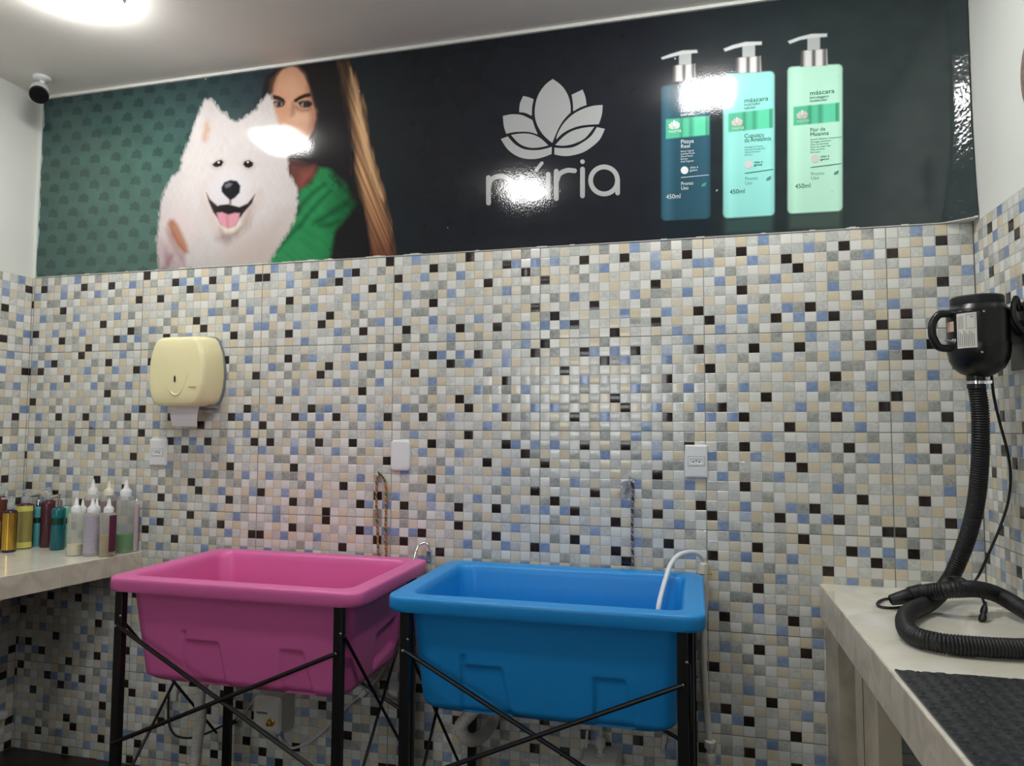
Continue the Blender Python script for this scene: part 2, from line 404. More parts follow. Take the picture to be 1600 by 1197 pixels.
    for (x, y) in ((207, 416), (440, 416)):
        fill(W_(*[(x+18*math.cos(a), y+18*math.sin(a)) for a in np.linspace(0, 6.28, 12)]), (64,56,62), 1)
        fill(W_(*[(x+9*math.cos(a), y+9*math.sin(a)) for a in np.linspace(0, 6.28, 10)]), (14,12,14), .8)
    fill(W_((360,440),(420,465),(490,455),(470,480),(410,482),(370,465)), (120,80,66), 3, op=.7)
    fill(W_((200,760),(260,745),(330,755),(290,790),(230,790)), (168,70,74), 3)
    # neck, collar
    fill(S_((300,190),(560,240),(540,300),(420,460),(380,470),(300,330)), (96,56,52), 8)
    fill(S_((430,300),(540,260),(540,320),(430,440),(400,430)), (140,78,68), 8, op=.8)
    # sweater
    s, a = poly(S_((600,255),(690,260),(760,330),(860,420),(900,520),(960,590),(880,690),(800,780),(740,860),(720,980),(690,1130),(330,1165),(100,1170),(160,1060),(280,900),(330,800),(400,640),(395,520),(420,460),(520,400)), 4)
    xx = PX[s]; yy = PY[s]
    fold = noise((xx+yy*.8), (yy-xx*.9), 30, 7, 21)
    cc = np.array(L_((40,128,76)))*(0.88+.22*fold)[:, None]
    sh = np.clip((xx-500)/60, 0, 1)*.75; cc = cc*(1-sh[:, None])
    blend(s, a, cc)
    for P, w_ in ((((640,400),(520,490),(420,600),(380,700),(400,690),(440,610),(540,500),(650,410)), 5), (((700,470),(600,550),(480,690),(400,790),(300,890),(180,1030),(200,1030),(330,890),(430,800),(500,690),(610,570)), 5),
                  (((860,560),(720,650),(560,750),(540,780),(600,765),(730,680),(860,600)), 6), (((600,800),(700,770),(800,740),(790,770),(700,800)), 6)):
        fill(S_(*P), (10,48,30), w_, op=.85)
    # dark hair falling in front
    fill(S_((690,250),(800,420),(860,470),(980,600),(1010,760),(1060,1110),(720,1130),(760,900),(850,760),(930,620),(880,480),(760,380)), (25,24,28), 10, rag=6, op=.96)
    # blonde highlights along the hair
    s, a = poly(A((1020,60),(1075,50),(1110,150),(1160,300),(1185,480),(1210,600),(1260,760),(1300,930),(1318,1108),(1200,1108),(1190,950),(1140,760),(1100,640),(1110,560),(1085,420),(1060,300),(1040,180)), 5, 3.0, (4, 30), 9)
    a = a*np.clip((PX[s]-(540+.0009*np.clip(PY[s]-90, 0, None)**1.9*.62))/16, .12, 1)
    st_ = noise(PX[s]-PY[s]*.33+.0009*(PY[s]-90)**2*-.2, PY[s], 2.6, 90, 31)
    lowr = np.clip((PY[s]-270)/120, 0, 1)
    base = np.array(L_((196,150,108)))*(1-lowr[:, None])+np.array(L_((120,76,54)))*lowr[:, None]
    blend(s, a*(0.62+.38*np.clip(st_*1.6-.2, 0, 1)), base*(0.62+.6*st_)[:, None])
    fill(A((1085,90),(1120,190),(1150,330),(1180,480),(1215,640),(1265,800),(1235,760),(1180,610),(1150,500),(1125,340)), (222,184,140), 2.5, 1.5, (3, 16), 12, op=.6)
    # --- dog
    OUT = B((40,1197),(25,1010),(45,800),(70,690),(120,590),(175,545),(200,440),(240,340),(285,210),(320,120),(345,70),(375,62),(405,75),(440,135),(460,160),(485,155),(510,200),(550,218),(590,200),(640,165),(690,130),(720,80),(760,38),(790,40),(800,110),(850,260),(900,430),(905,560),(960,660),(965,760),(940,880),(890,970),(830,1060),(790,1130),(770,1180),(600,1197))
    s, a = poly(OUT, 3.0, 1.8, (2.2, 5), 17)
    x = PX[s]; y = PY[s]
    fur = noise(x*1.0+y*.5, y-x*.3, 3.2, 9, 41)*.5+noise(x-y*.4, y, 2.2, 11, 42)*.5
    v = np.interp(y, [150, 300, 360, 420], [1.0, 1.0, .92, .74])
    v = v*np.interp(x, [245, 300, 360, 450, 480], [.86, 1.0, 1.0, .97, .9])
    base = np.array(L_((203,196,195)))[None]*v[:, None]*(0.95+.1*fur)[:, None]
    blend(s, a, base)
    DM = np.zeros(len(X)); DM[s] = a
    def sh(P, col, soft, op):
        s, a = poly(B(*P), soft, 2.0, (4, 7), 23); blend(s, a*op*DM[s], L_(col))
    sh(((330,330),(345,220),(370,200),(380,260),(360,340),(335,350)), (190,150,116), 4, .75)
    sh(((300,100),(345,90),(330,210),(300,330),(280,300)), (222,215,212), 7, .5)
    sh(((560,980),(500,1030),(430,1000),(450,940),(520,960),(600,900),(640,800),(660,760),(640,900)), (126,100,84), 8, .75)
    sh(((640,700),(720,680),(700,760),(640,860),(600,950),(620,820)), (186,166,152), 10, .6)
    sh(((350,640),(330,700),(380,800),(420,900),(440,960),(400,930),(350,820),(320,720)), (196,176,164), 8, .6)
    sh(((600,1000),(760,900),(900,820),(850,1000),(780,1150),(620,1190),(480,1190),(500,1080)), (180,160,148), 18, .55)
    sh(((60,850),(180,780),(300,860),(260,1000),(180,1100),(100,1150),(50,1050)), (206,186,184), 18, .5)
    sh(((40,1010),(110,1040),(180,1140),(210,1197),(60,1197)), (150,112,122), 10, .6)
    sh(((90,1100),(130,1110),(110,1190),(70,1197)), (108,62,80), 5, .6)
    # sleeve / hand seen in the fur
    fill(B((95,900),(110,872),(135,870),(160,900),(190,960),(225,1040),(235,1090),(205,1100),(160,1050),(120,980)), (150,98,76), 4)
    fill(B((120,900),(150,910),(200,1010),(215,1060),(170,1000)), (176,124,98), 4, op=.7)
    fill(B((85,930),(110,960),(160,1060),(210,1120),(205,1170),(150,1090),(95,980)), (128,92,96), 5, op=.7)
    # eyes
    for P, (hx, hy) in ((((395,500),(425,478),(455,470),(470,485),(455,512),(425,520),(405,515)), (437, 488)), (((600,500),(610,480),(640,472),(668,490),(665,512),(640,526),(615,520)), (632, 486))):
        fill(B(*[(p[0]+(p[0]-hx)*.35, p[1]+(p[1]-hy)*.45) for p in P]), (176,156,150), 4, op=.6)
        fill(B(*P), (28,20,20), 1.2)
        fill(B(*[(hx+7*math.cos(q), hy+6*math.sin(q)) for q in np.linspace(0, 6.28, 9)]), (215,210,210), .8)
    # muzzle
    fill(B((400,640),(380,720),(420,770),(500,770),(600,785),(660,730),(640,640),(580,560),(520,540),(460,570)), (206,203,208), 12, op=.8)
    fill(B((355,690),(380,735),(430,778),(500,770),(570,788),(630,762),(680,700),(660,760),(600,830),(575,870),(550,910),(500,930),(455,910),(430,860),(400,820),(370,750)), (38,26,28), 1.6)
    fill(B((440,775),(500,768),(575,788),(572,835),(500,840),(436,820)), (22,20,24), 1.5)
    fill(B((425,825),(460,820),(500,838),(545,825),(578,828),(570,870),(545,910),(500,928),(460,915),(436,880)), (204,142,156), 1.8)
    fill(B((485,850),(500,835),(505,920),(492,922)), (180,106,124), 2.5, op=.7)
    fill(B((455,910),(500,932),(550,915),(580,860),(585,900),(540,950),(480,955)), (222,206,186), 3, op=.8)
    fill(B((455,655),(475,620),(515,605),(560,612),(583,645),(578,690),(545,725),(515,742),(480,710),(458,685)), (24,24,30), 1.5)
    fill(B((480,640),(505,625),(525,632),(510,650),(485,655)), (120,122,132), 2.5, op=.8)
    fill(B((510,735),(520,735),(522,768),(508,768)), (70,60,66), 2)
    # --- printed pump bottles
    def rp(x0, x1, y0l, y0r, y1l, y1r, r=6):
        return [(x0, y0l+r), (x0+r*.3, y0l+r*.3), (x0+r, y0l), (x1-r, y0r), (x1-r*.3, y0r+r*.3), (x1, y0r+r), (x1, y1r-r), (x1-r*.3, y1r-r*.3), (x1-r, y1r), (x0+r, y1l), (x0+r*.3, y1l-r*.3), (x0, y1l-r)]
    def pump(x0, x1, yt, yb, col, cap, stem, sp, band, skew, dark):
        fill([(x0+3, yb+2), (x1-2, yb-5), (x1-3, yb+22), (x0+3, yb+24)], tuple(int(c*.45) for c in col), 5, op=.5)
        s, a = poly(rp(x0, x1, yt+skew*.6, yt-skew*.2, yb, yb-skew*.8), 1.4)
        u = (PX[s]-x0)/(x1-x0)
        sh_ = np.interp(u, [0, .06, .14, .3, .6, .9, 1], ([.75,1.2,1.35,.85,.9,1.1,.8] if dark else [.8, .93, 1.05, .96, .99, 1.05, .85]))
        blend(s, a, np.array(L_(col))[None]*sh_[:, None])
        cx0, cx1, cy0, cy1 = cap
        s, a = poly([(cx0, cy0+2), (cx1, cy0-1), (cx1+1, cy1-1), (cx0-1, cy1+1)], 1)
        u = (PX[s]-cx0)/(cx1-cx0)
        g = np.interp(u, [0, .06, .14, .2, .38, .44, .52, .6, .78, .86, .93, 1], [.1,.1,.6,.85,.8,.2,.12,.85,.9,.25,.12,.5])
        blend(s, a, g[:, None]*np.array([.8, .78, .78]))
        fill([(stem[0], stem[2]), (stem[1], stem[2]-1), (stem[1], stem[3]), (stem[0], stem[3]+1)], (176,180,180), 1)
        fill(sp, (205,208,208), 1)
        bx0, bx1, b0l, b0r, b1l, b1r = band
        s, a = poly([(bx0, b0l), (bx1, b0r), (bx1, b1r), (bx0, b1l)], 1)
        u = (PX[s]-bx0)/(bx1-bx0)
        g = np.interp(u, [0, .28, .36, .42, .5, .58, .68, .9, .93, 1], [.75, .75, .45, .8, .85, .5, 1, 1, .5, .7])
        blend(s, a, np.array(L_((96,204,164)))[None]*g[:, None])
    pump(1033, 1110, 132, 345, (46,84,100), (1052,1086,101,127), (1061,1080,83,101), [(1033,90.5),(1046,85.5),(1066,79.5),(1089,78.5),(1090,83),(1068,85),(1050,89.5),(1035,93.5)], (1040.5,1108,187,181.5,217.5,211), 4, True)
    pump(1130, 1210, 113, 341, (146,218,210), (1150,1188.5,89,114), (1160,1179.5,69,89), [(1130.5,77),(1145,71),(1165,66),(1190,65.5),(1190,70.5),(1166,72),(1148,76),(1133,81)], (1138,1208,178,170,207,200), 5, False)
    pump(1230.5, 1316, 102, 334, (180,228,206), (1251.5,1292,78,104), (1261.5,1281,57,78), [(1231,65),(1248,58.5),(1268,53.5),(1292,53),(1292,58),(1268,60),(1250,63),(1234,69)], (1239.5,1311.5,167.5,160.5,197,190), 5, False)
    # peeled white bottom and side edge of the vinyl
    e = (Z-MZ0) < .0022+.006*noise(X, Z*0, .04, 1, 61)**3
    C[e] = L_((205,206,200))
    e = (X-MX0) < .003+.010*noise(Z, X*0, .03, 1, 62)**3
    C[e] = L_((150,175,172))
    for (px_, py_, r_) in ((322,124,1.3),(1310,120,.8),(562,143,1.0),(700,356,.8),(1300,300,.8),(1120,298,1.4),(1055,92,1.2)):
        C[np.hypot(PX-px_, PY-py_) < r_] = L_((170,180,180))
    # gentle lift of the vinyl beside the right corner
    xs_ = 1.341-.20*np.clip(2.45-Z, 0, None)**2+.002*noise(Z, Z*0, .05, 1, 71); dx_ = X-xs_
    lift = .32*(dx_+np.sqrt(dx_**2+.005**2))
    Y = -.0025-lift-.0005*(noise(X, Z, .004, .008, 72)-.5)*np.clip(lift/.01, 0, 1)
    V = np.stack([X, Y, Z], -1).astype(np.float32)
    ii, jj = np.meshgrid(np.arange(nx-1), np.arange(nz-1)); k = (jj*nx+ii).ravel()
    Fq = np.stack([k, k+1, k+nx+1, k+nx], -1)
    # folded-back border so that the sheet has an edge
    edge = list(range(0, nx))+[i*nx+nx-1 for i in range(1, nz)]+[nx*(nz-1)+i for i in range(nx-2, -1, -1)]+[i*nx for i in range(nz-2, 0, -1)]
    V2 = V[edge].copy(); V2[:, 1] = -.0002; o = len(V); n = len(edge)
    Fe = np.array([(edge[i], o+i, o+(i+1) % n, edge[(i+1) % n]) for i in range(n)])
    V = np.concatenate([V, V2]); C = np.concatenate([C, C[edge]]); Fq = np.concatenate([Fq, Fe])
    me = bpy.data.meshes.new('printed_panel')
    me.vertices.add(len(V)); me.vertices.foreach_set('co', V.ravel())
    me.loops.add(len(Fq)*4); me.loops.foreach_set('vertex_index', Fq.astype(np.int32).ravel())
    me.polygons.add(len(Fq)); me.polygons.foreach_set('loop_start', np.arange(len(Fq), dtype=np.int32)*4)
    me.update(calc_edges=True)
    ca = me.color_attributes.new('print', 'FLOAT_COLOR', 'POINT')
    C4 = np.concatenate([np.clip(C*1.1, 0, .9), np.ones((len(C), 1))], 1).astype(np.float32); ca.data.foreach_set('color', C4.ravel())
    me.polygons.foreach_set('use_smooth', np.ones(len(Fq), dtype=bool))
    m = bpy.data.materials.new('glossy_vinyl_print'); m.use_nodes = True
    N, L = nodes(m); bs = N['Principled BSDF']; bs.inputs['Roughness'].default_value = .055; bs.inputs['Specular IOR Level'].default_value = .5
    vc = N.new('ShaderNodeVertexColor'); vc.layer_name = 'print'; L.new(vc.outputs['Color'], bs.inputs['Base Color'])
    tc = N.new('ShaderNodeTexCoord'); n1 = N.new('ShaderNodeTexNoise'); n1.inputs['Scale'].default_value = 210; n1.inputs['Detail'].default_value = 2
    L.new(tc.outputs['Object'], n1.inputs['Vector'])
    bp = N.new('ShaderNodeBump'); bp.inputs['Strength'].default_value = .22; bp.inputs['Distance'].default_value = .0007
    L.new(n1.outputs['Fac'], bp.inputs['Height']); L.new(bp.outputs['Normal'], bs.inputs['Normal'])
    me.materials.append(m)
    ob = bpy.data.objects.new('printed_panel', me); COL.objects.link(ob)
    return ob
mural = thing('wall_mural', 'long glossy dark green printed mural with white dog, lotus logo and pump bottles', 'mural', (-.45, -.002, MZ0))
pp = build_mural(); pp.parent = mural; pp.matrix_parent_inverse = Matrix.Translation(mural.location).inverted()

M_silver = mat('silver_glitter_print', (178,180,180), .1, noise=.22, nscale=900, bump=.07, bscale=210)
FK = [0]
def flat(mb, pts, y=-.0029, d=.0006, mi=0):
    """flat printed shape at wall plane from picture points"""
    FK[0] += 1; d += (FK[0] % 40)*8e-6
    P = [at(x, yy, 1, 0) for x, yy in pts]
    a = [(p.x, y, p.z) for p in P]; c = [(p.x, y-d, p.z) for p in P]; n = len(P)
    mb.add(a+c, [tuple(range(n)), tuple(range(2*n-1, n-1, -1))]+[(i, (i+1) % n, n+(i+1) % n, n+i) for i in range(n)], mi)
def smooth_poly(pts, k=4, sharp=()):
    """rounds a closed outline except at the sharp indices"""
    n = len(pts); out = []
    for i in range(n):
        p0, p1, p2, p3 = (Vector((*pts[(i+o) % n], 0)) for o in (-1, 0, 1, 2))
        if i % n in sharp: p0 = p1
        if (i+1) % n in sharp: p3 = p2
        for j in range(k):
            t = j/k; v = 0.5*((2*p1)+(p2-p0)*t+(2*p0-5*p1+4*p2-p3)*t*t+(3*p1-p0-3*p2+p3)*t**3); out.append((v.x, v.y))
    return out
LOT = [ ([(618,120),(560,165),(510,235),(485,310),(478,385),(485,440),(505,495),(540,550),(580,590),(614,618),(640,555),(670,490),(710,430),(757,382),(757,330),(745,270),(720,215),(680,165)], (0,9,13)),
 ([(388,253),(430,262),(470,278),(458,335),(455,408),(405,385),(357,378),(362,315)], (0,2,4,6)),
 ([(765,243),(810,222),(850,202),(872,260),(881,323),(830,342),(777,372),(775,310)], (0,2,4,6)),
 ([(230,408),(300,395),(380,402),(460,440),(478,495),(502,552),(440,534),(380,530),(310,535),(257,547),(238,490)], (0,3,5,9)),
 ([(1007,322),(930,330),(850,355),(770,400),(700,470),(655,550),(646,590),(700,540),(780,500),(860,480),(977,472),(1000,400)], (0,6,10)),
 ([(293,556),(370,545),(450,550),(520,580),(584,637),(520,652),(440,655),(360,625)], (0,4)),
 ([(942,492),(860,500),(770,525),(700,570),(638,634),(700,640),(780,625),(870,580)], (0,4)),
 ([(214,588),(268,567),(320,625),(390,665),(470,675),(540,668),(611,649),(609,704),(550,727),(480,743),(400,740),(330,715),(265,665)], (0,1,6,7)),
 ([(962,495),(1024,509),(985,590),(920,650),(850,693),(760,717),(690,719),(631,707),(631,655),(700,659),(780,650),(860,608),(920,560)], (0,1,7,8)) ]
mb = MB()
for pts, shp in LOT: flat(mb, [(x/4.988+740, y/4.988+100) for x, y in smooth_poly(pts, 4, shp)])
mb.build('lotus_emblem', M_silver, mural)
mb = MB()
def stroke(pts, wpx=3.7, k=8):
    P = spline([(x/4.988+740, y/4.988+100, 0) for x, y in pts], k) if len(pts) > 2 else [Vector((x/4.988+740, y/4.988+100, 0)) for x, y in pts]
    L1, L2 = [], []
    for i, p in enumerate(P):
        t = (P[min(i+1, len(P)-1)]-P[max(i-1, 0)]).normalized(); nn = Vector((-t.y, t.x, 0))*wpx
        L1.append(p+nn); L2.append(p-nn)
    t = (P[-1]-P[-2]).normalized(); n = Vector((-t.y, t.x, 0)); e = [P[-1]+(n*math.cos(a)+t*math.sin(a))*wpx for a in np.linspace(0, PI, 7)[1:-1]]
    t0 = (P[0]-P[1]).normalized(); n0 = Vector((t0.y, -t0.x, 0)); e0 = [P[0]+(-n0*math.cos(a)+t0*math.sin(a))*wpx for a in np.linspace(0, PI, 7)[1:-1]]
    # strips keep every face simple
    for i in range(len(P)-1): flat(mb, [(L1[i].x, L1[i].y), (L1[i+1].x, L1[i+1].y), (L2[i+1].x, L2[i+1].y), (L2[i].x, L2[i].y)])
    for c in (P[0], P[-1]): flat(mb, [(c.x+wpx*math.cos(a), c.y+wpx*math.sin(a)) for a in np.linspace(0, 2*PI, 14)[:-1]], d=.00055)
stroke([(118,888),(118,1086)]); stroke([(118,965),(135,910),(185,880),(250,885),(298,925),(314,985),(315,1066)])
stroke([(378,880),(376,960),(398,1025),(455,1055),(520,1038),(565,990),(582,940)]); stroke([(583,862),(583,1044)]); stroke([(488,832),(534,775)], 2.6)
stroke([(646,838),(646,1052)]); stroke([(648,915),(672,860),(730,832),(788,835)])
stroke([(850,822),(850,1030)])
flat(mb, [(850/4.988+740+3.6*math.cos(a), 764/4.988+100+3.6*math.sin(a)) for a in np.linspace(0, 2*PI, 14)[:-1]])
stroke([(1018+105*math.cos(a), 910+105*math.sin(a)) for a in np.linspace(0, 2*PI, 17)], k=3); stroke([(1123,910),(1123,1008)])
mb.build('brand_lettering', M_silver, mural)

def text_mesh(txt, size, width=None):
    c = bpy.data.curves.new('t', 'FONT'); c.body = txt; c.size = size; c.extrude = 0.0002; c.resolution_u = 3
    o = bpy.data.objects.new('t', c); COL.objects.link(o); dg = bpy.context.evaluated_depsgraph_get(); dg.update()
    me = bpy.data.meshes.new_from_object(o.evaluated_get(dg)); 
    vs = [v.co.copy() for v in me.vertices]; fs = [tuple(p.vertices) for p in me.polygons]
    bpy.data.objects.remove(o); bpy.data.curves.remove(c); bpy.data.meshes.remove(me)
    if width and vs:
        w0 = max(v.x for v in vs)-min(v.x for v in vs); k = width/w0
        for v in vs: v.x *= k
    return vs, fs
def put_text(mb, txt, px, py, hpx, wpx, y=-.0031, mi=0):
    """text with its baseline start at picture point px,py on the wall; hpx = letter size, wpx = width in px"""
    a = at(px, py, 1, 0); bb = at(px+wpx, py, 1, 0); cc = at(px, py-hpx, 1, 0)
    vs, fs = text_mesh(txt, (cc-a).length*1.35, (bb-a).length)
    mb.add([(a.x+v.x, y-v.z, a.z+v.y) for v in vs], fs, mi)
M_ink_w = mat('white_print_ink', (225,230,230), .1, bump=.07, bscale=210); M_ink_d = mat('dark_green_print_ink', (38,84,76), .1, bump=.07, bscale=210)
M_ink_m = mat('faint_green_print_ink', (98,150,138), .1, bump=.07, bscale=210); M_ink_p = mat('pale_pink_print_ink', (214,206,202), .1, bump=.07, bscale=210)
def label(ox, oy, lines, logo, mats, circ, rule, leaf):
    mb = MB(); lg = MB(); bd = MB(); lf = MB()
    for txt, x, y, h, w_, mi in lines: put_text(mb, txt, x/3.628+1020, y/3.628+40, h/3.628, w_/3.628, mi=mi)
    lx, ly = logo
    for pts, shp in LOT:
        flat(lg, [((x-615)/4.988*.112+lx, (y-620)/4.988*.112+ly) for x, y in pts], mi=2)
    put_text(lg, 'núria', lx-8.5, ly+9, 6, 19, mi=2)
    cx_, cy0 = circ
    flat(bd, [(cx_/3.628+1020+6*math.cos(a), cy0/3.628+40+6*math.sin(a)) for a in np.linspace(0, 2*PI, 17)[:-1]], mi=2)
    (x0, y0), (x1, y1) = rule
    P = [(x0/3.628+1020, y0/3.628+40), (x1/3.628+1020, y1/3.628+40)]
    flat(mb, [P[0], P[1], (P[1][0], P[1][1]+.8), (P[0][0], P[0][1]+.8)], mi=0)
    fx, fy = leaf[0]/3.628+1020, leaf[1]/3.628+40
    flat(lf, smooth_poly([(fx-4, fy+3), (fx-3, fy-1), (fx+3.5, fy-4.5), (fx+2.5, fy+1)], 4, (0, 2)), mi=1)
    for m_, nm in ((mb, 'printed_writing'), (lg, 'printed_logo'), (bd, 'printed_badge'), (lf, 'printed_leaf')): m_.build(nm, mats, mural)
def small(x, y, rows, w_, mi): return [(r, x, y+i*14.5, 10, w_*len(r)/22.0, mi) for i, r in enumerate(rows)]
label(0, 0, [('máscara',157,478,25,128,0),('hidratação',158,494,14,92,0),('extrema',157,516,17,78,0),('Pitaya',158,672,24,72,0),('Real',158,697,22,50,0),
  ('cães e',210,812,13,46,0),('gatos',210,828,13,42,0),('Pronto',160,908,21,68,0),('Uso',160,933,21,40,0),('450ml',76,985,27,80,0)]
  +small(158,720,['Mistura Tegenda','Camelina Pracaxi','Óleo de Moeana','Extratos','Ácido Pergamato'],108,0), (1053.5,199.5), [M_ink_w, mat('green_leaf_ink', (60,150,110), .3), M_ink_w], (180,822), ((160,862),(318,847)), (290,905))
label(0, 0, [('máscara',517,440,26,134,0),('nutrição',517,458,15,88,0),('celular',517,478,17,66,0),('Cupuaçu',518,640,25,108,0),('da Amazônia',518,664,24,150,0),
  ('cães e',573,783,13,48,0),('gatos',573,798,13,46,0),('Pronto',522,880,21,70,1),('Uso',522,905,21,40,1),('450ml',436,957,27,84,0)]
  +small(520,697,['Manteiga de Cupuaçu','Óleo de Maracujá rosa','Óleo de Murumuru','Extratos'],120,1), (1151.5,194.5), [M_ink_d, M_ink_m, M_ink_p], (543,790), ((521,838),(682,815)), (657,870))
label(0, 0, [('máscara',888,398,27,138,0),('blindagem',888,419,15,106,0),('molecular',888,437,15,100,0),('Flor de',890,605,23,84,0),('Moanna',890,630,23,104,0),
  ('cães e',949,750,13,50,0),('gatos',949,766,13,48,0),('Pronto',895,852,20,74,1),('Uso',895,876,20,44,1),('450ml',806,926,27,86,0)]
  +small(892,653,['Extrato Moanna Concentrado','Mensagem de Amora','Óleo de Semente','Óleo de Argan Mar','Óleo de Rosa','Extratos'],150,1), (1253,183.5), [M_ink_d, M_ink_m, M_ink_p], (918,757), ((894,805),(1068,782)), (1040,838))

# ------------------------------------------------------------------ tubs and their stands
def tub(name_color, cx, material, u_l, u_r, label_, rot):
    cyy = -.318; zt = .887
    HX, HY = .438, .285
    t = thing('bathing_tub', label_, 'tub', (cx, cyy, .6))
    mb = MB(); nx, ny, nc = 150, 80, 8
    L = []
    def lp(hx, hy, z, r): return rrect(cx, cyy, z, hx, hy, r, nc, nx, ny)
    L.append(lp(.02, .02, .592, .01)); L.append(lp(.30, .16, .590, .06)); L.append(lp(.330, .185, .596, .06)); L.append(lp(.342, .197, .615, .06))
    for k in range(1, 7): f = k/6; L.append(lp(.342+.033*f, .197+.03*f, .615+.245*f, .05))
    L.append(lp(.378, .229, .876, .045)); L.append(lp(.383, .234, .884, .045)); L.append(lp(.387, .238, zt, .045)); L.append(lp(.392, .242, zt, .045))
    L.append(lp(HX-.012, HY-.012, zt, .05)); L.append(lp(HX-.0065, HY-.0065, zt, .05)); L.append(lp(HX-.002, HY-.002, zt-.0015, .05)); L.append(lp(HX, HY, zt-.006, .05)); L.append(lp(HX+.0005, HY+.0005, zt-.012, .05))
    L.append(lp(HX+.001, HY+.001, zt-.034, .05)); L.append(lp(HX-.003, HY-.003, zt-.043, .05)); L.append(lp(HX-.010, HY-.010, zt-.045, .05))
    L.append(lp(.400, .250, zt-.044, .05)); L.append(lp(.389, .239, zt-.047, .05))
    nl = 56; zb = .556
    for k in range(nl+1):
        f = k/nl; z = (zt-.052)*(1-f)+zb*f
        hx, hy = .386-.027*f, .236-.034*f
        if f > .92: q = (f-.92)/.08; hx -= .014*q*q; hy -= .014*q*q
        loop = lp(hx, hy, z, .045)
        out = []
        for (x, y, z_) in loop:
            u = x-cx; v = y-cyy; dd = 0
            def rec(a, w1, w0, top, bot):       # recessed trapezoid: left, right at top / bottom
                if z_ > top+.01: return 0
                g = min(1, max(0, (top-z_)/.008+.5))
                tt = (top-z_)/(top-bot); l = a; r_ = w1+(w0-w1)*tt
                return g*min(1, max(0, (u-l)/.007+.5))*min(1, max(0, (r_-u)/.007+.5))
            if v < -hy+.004:
                dd = max(rec(u_l[0], u_l[1], u_l[2], .692, .56), rec(u_r[0], u_r[1], u_r[2], .688, .56))
                dd = max(dd, (1 if z_ < .722 else 0)*max(0, 1-abs(u-u_l[0]-.008)/.011))
                y += .009*dd+.004*min(1, max(0, (.76-z_)/.01))*0
                y += .005*min(1, max(0, (z_-.70)/.01))*(1 if abs(u) < .3 else max(0, 1-(abs(u)-.3)/.03))*0
            if u > hx-.004 or u < -hx+.004:
                sgn = 1 if u > 0 else -1
                g = min(1, max(0, (v+.02)/.01))*min(1, max(0, (.145-v)/.01))*min(1, max(0, (.70+.15*v-z_)/.012))*min(1, max(0, (z_-.595-.2*(v-.05))/.02))
                x -= sgn*.014*g
            out.append((x, y, z_))
        L.append(out)
    L.append(lp(.33, .18, zb-.006, .05)); L.append(lp(.02, .02, zb-.006, .01))
    mb.loft(L, True, True)
    ob = mb.build('basin', material, t, smooth=True, angle=50)
    d = MB(); d.lathe([(.028, .592), (.030, .596), (.022, .597), (.02, .594), (.004, .594)], (cx-.2, cyy, 0), 20); d.build('drain_ring', M_chrome, t, smooth=True)
    t.rotation_euler[2] = 0
    return t
M_pink = mat('pink_polyethylene', (224,108,172), .36, noise=.03, nscale=4)
M_blue = mat('blue_polyethylene', (28,146,222), .36, noise=.03, nscale=4)
tub('pink', -.837, M_pink, (-.197, -.065, -.045), (.150, .226, .255), 'pink plastic bathing tub on the left black stand', 0)
tub('blue', .118, M_blue, (-.232, -.112, -.087), (.145, .229, .253), 'blue plastic bathing tub on the right black stand', 0)

def stand(cx, x0, x1, label_):
    yf, yb = -.568, -.072
    t = thing('tub_stand', label_, 'stand', (cx, -.32, 0))
    for (x, y) in ((x0, yf), (x1, yf), (x0+.045, yb), (x1+.02, yb)):
        m = MB(); m.box((x-.014, y-.012, .012), (x+.014, y+.012, .8375)); 
        lg = m.build('leg', M_black, t, bevel=.002)
        f = MB(); f.box((x-.016, y-.014, 0), (x+.016, y+.014, .02)); f.build('foot_cap', M_bplast, lg, bevel=.002)
    r = MB()
    ya, yb2 = yf, yb
    def bar(a, c, w_=.0065):
        r.tube([a, c], w_, 8)
    for (y, s) in ((yf-.0135, 1), (yb+.0135, -1)):
        bb = MB(); bb.tube([(x0, y, .735), (x1, y, .345)], .0066, 8); bb.build('brace', M_black, t, smooth=True)
        bb = MB(); bb.tube([(x0, y-s*.006, .375), (x1, y-s*.006, .71)], .0066, 8); bb.build('brace', M_black, t, smooth=True)
    for x, s in ((x0-.002, 1), (x1+.016, -1)):
        bb = MB(); bb.tube([(x, yf, .755), (x+s*0, yb, .20)], .0048, 8); bb.build('brace', M_black, t, smooth=True)
        bb = MB(); bb.tube([(x+.008, yf, .20), (x+.008, yb, .755)], .0048, 8); bb.build('brace', M_black, t, smooth=True)
    for x, z in ((x0, .735), (x1, .71), (x0, .375), (x1, .345)):
        bo = MB(); bo.lathe([(.0045, 0), (.0045, .003), (.002, .0045)], (x, yf-.0195, z), 10, (0,-1,0)); bo.build('bolt', M_chrome, t)
    for x, z in ((x0+.011, .765), (x1-.0+.011, .765)):
        bo = MB(); bo.lathe([(.004, 0), (.004, .003), (.002, .0045)], (x, yf-.0115, z), 10, (0,-1,0)); bo.build('bolt', M_chrome, t)
    return t
stand(-.837, -1.236, -.474, 'black steel stand with crossed braces under the pink tub')
stand(.118, -.267, .496, 'black steel stand with crossed braces under the blue tub')

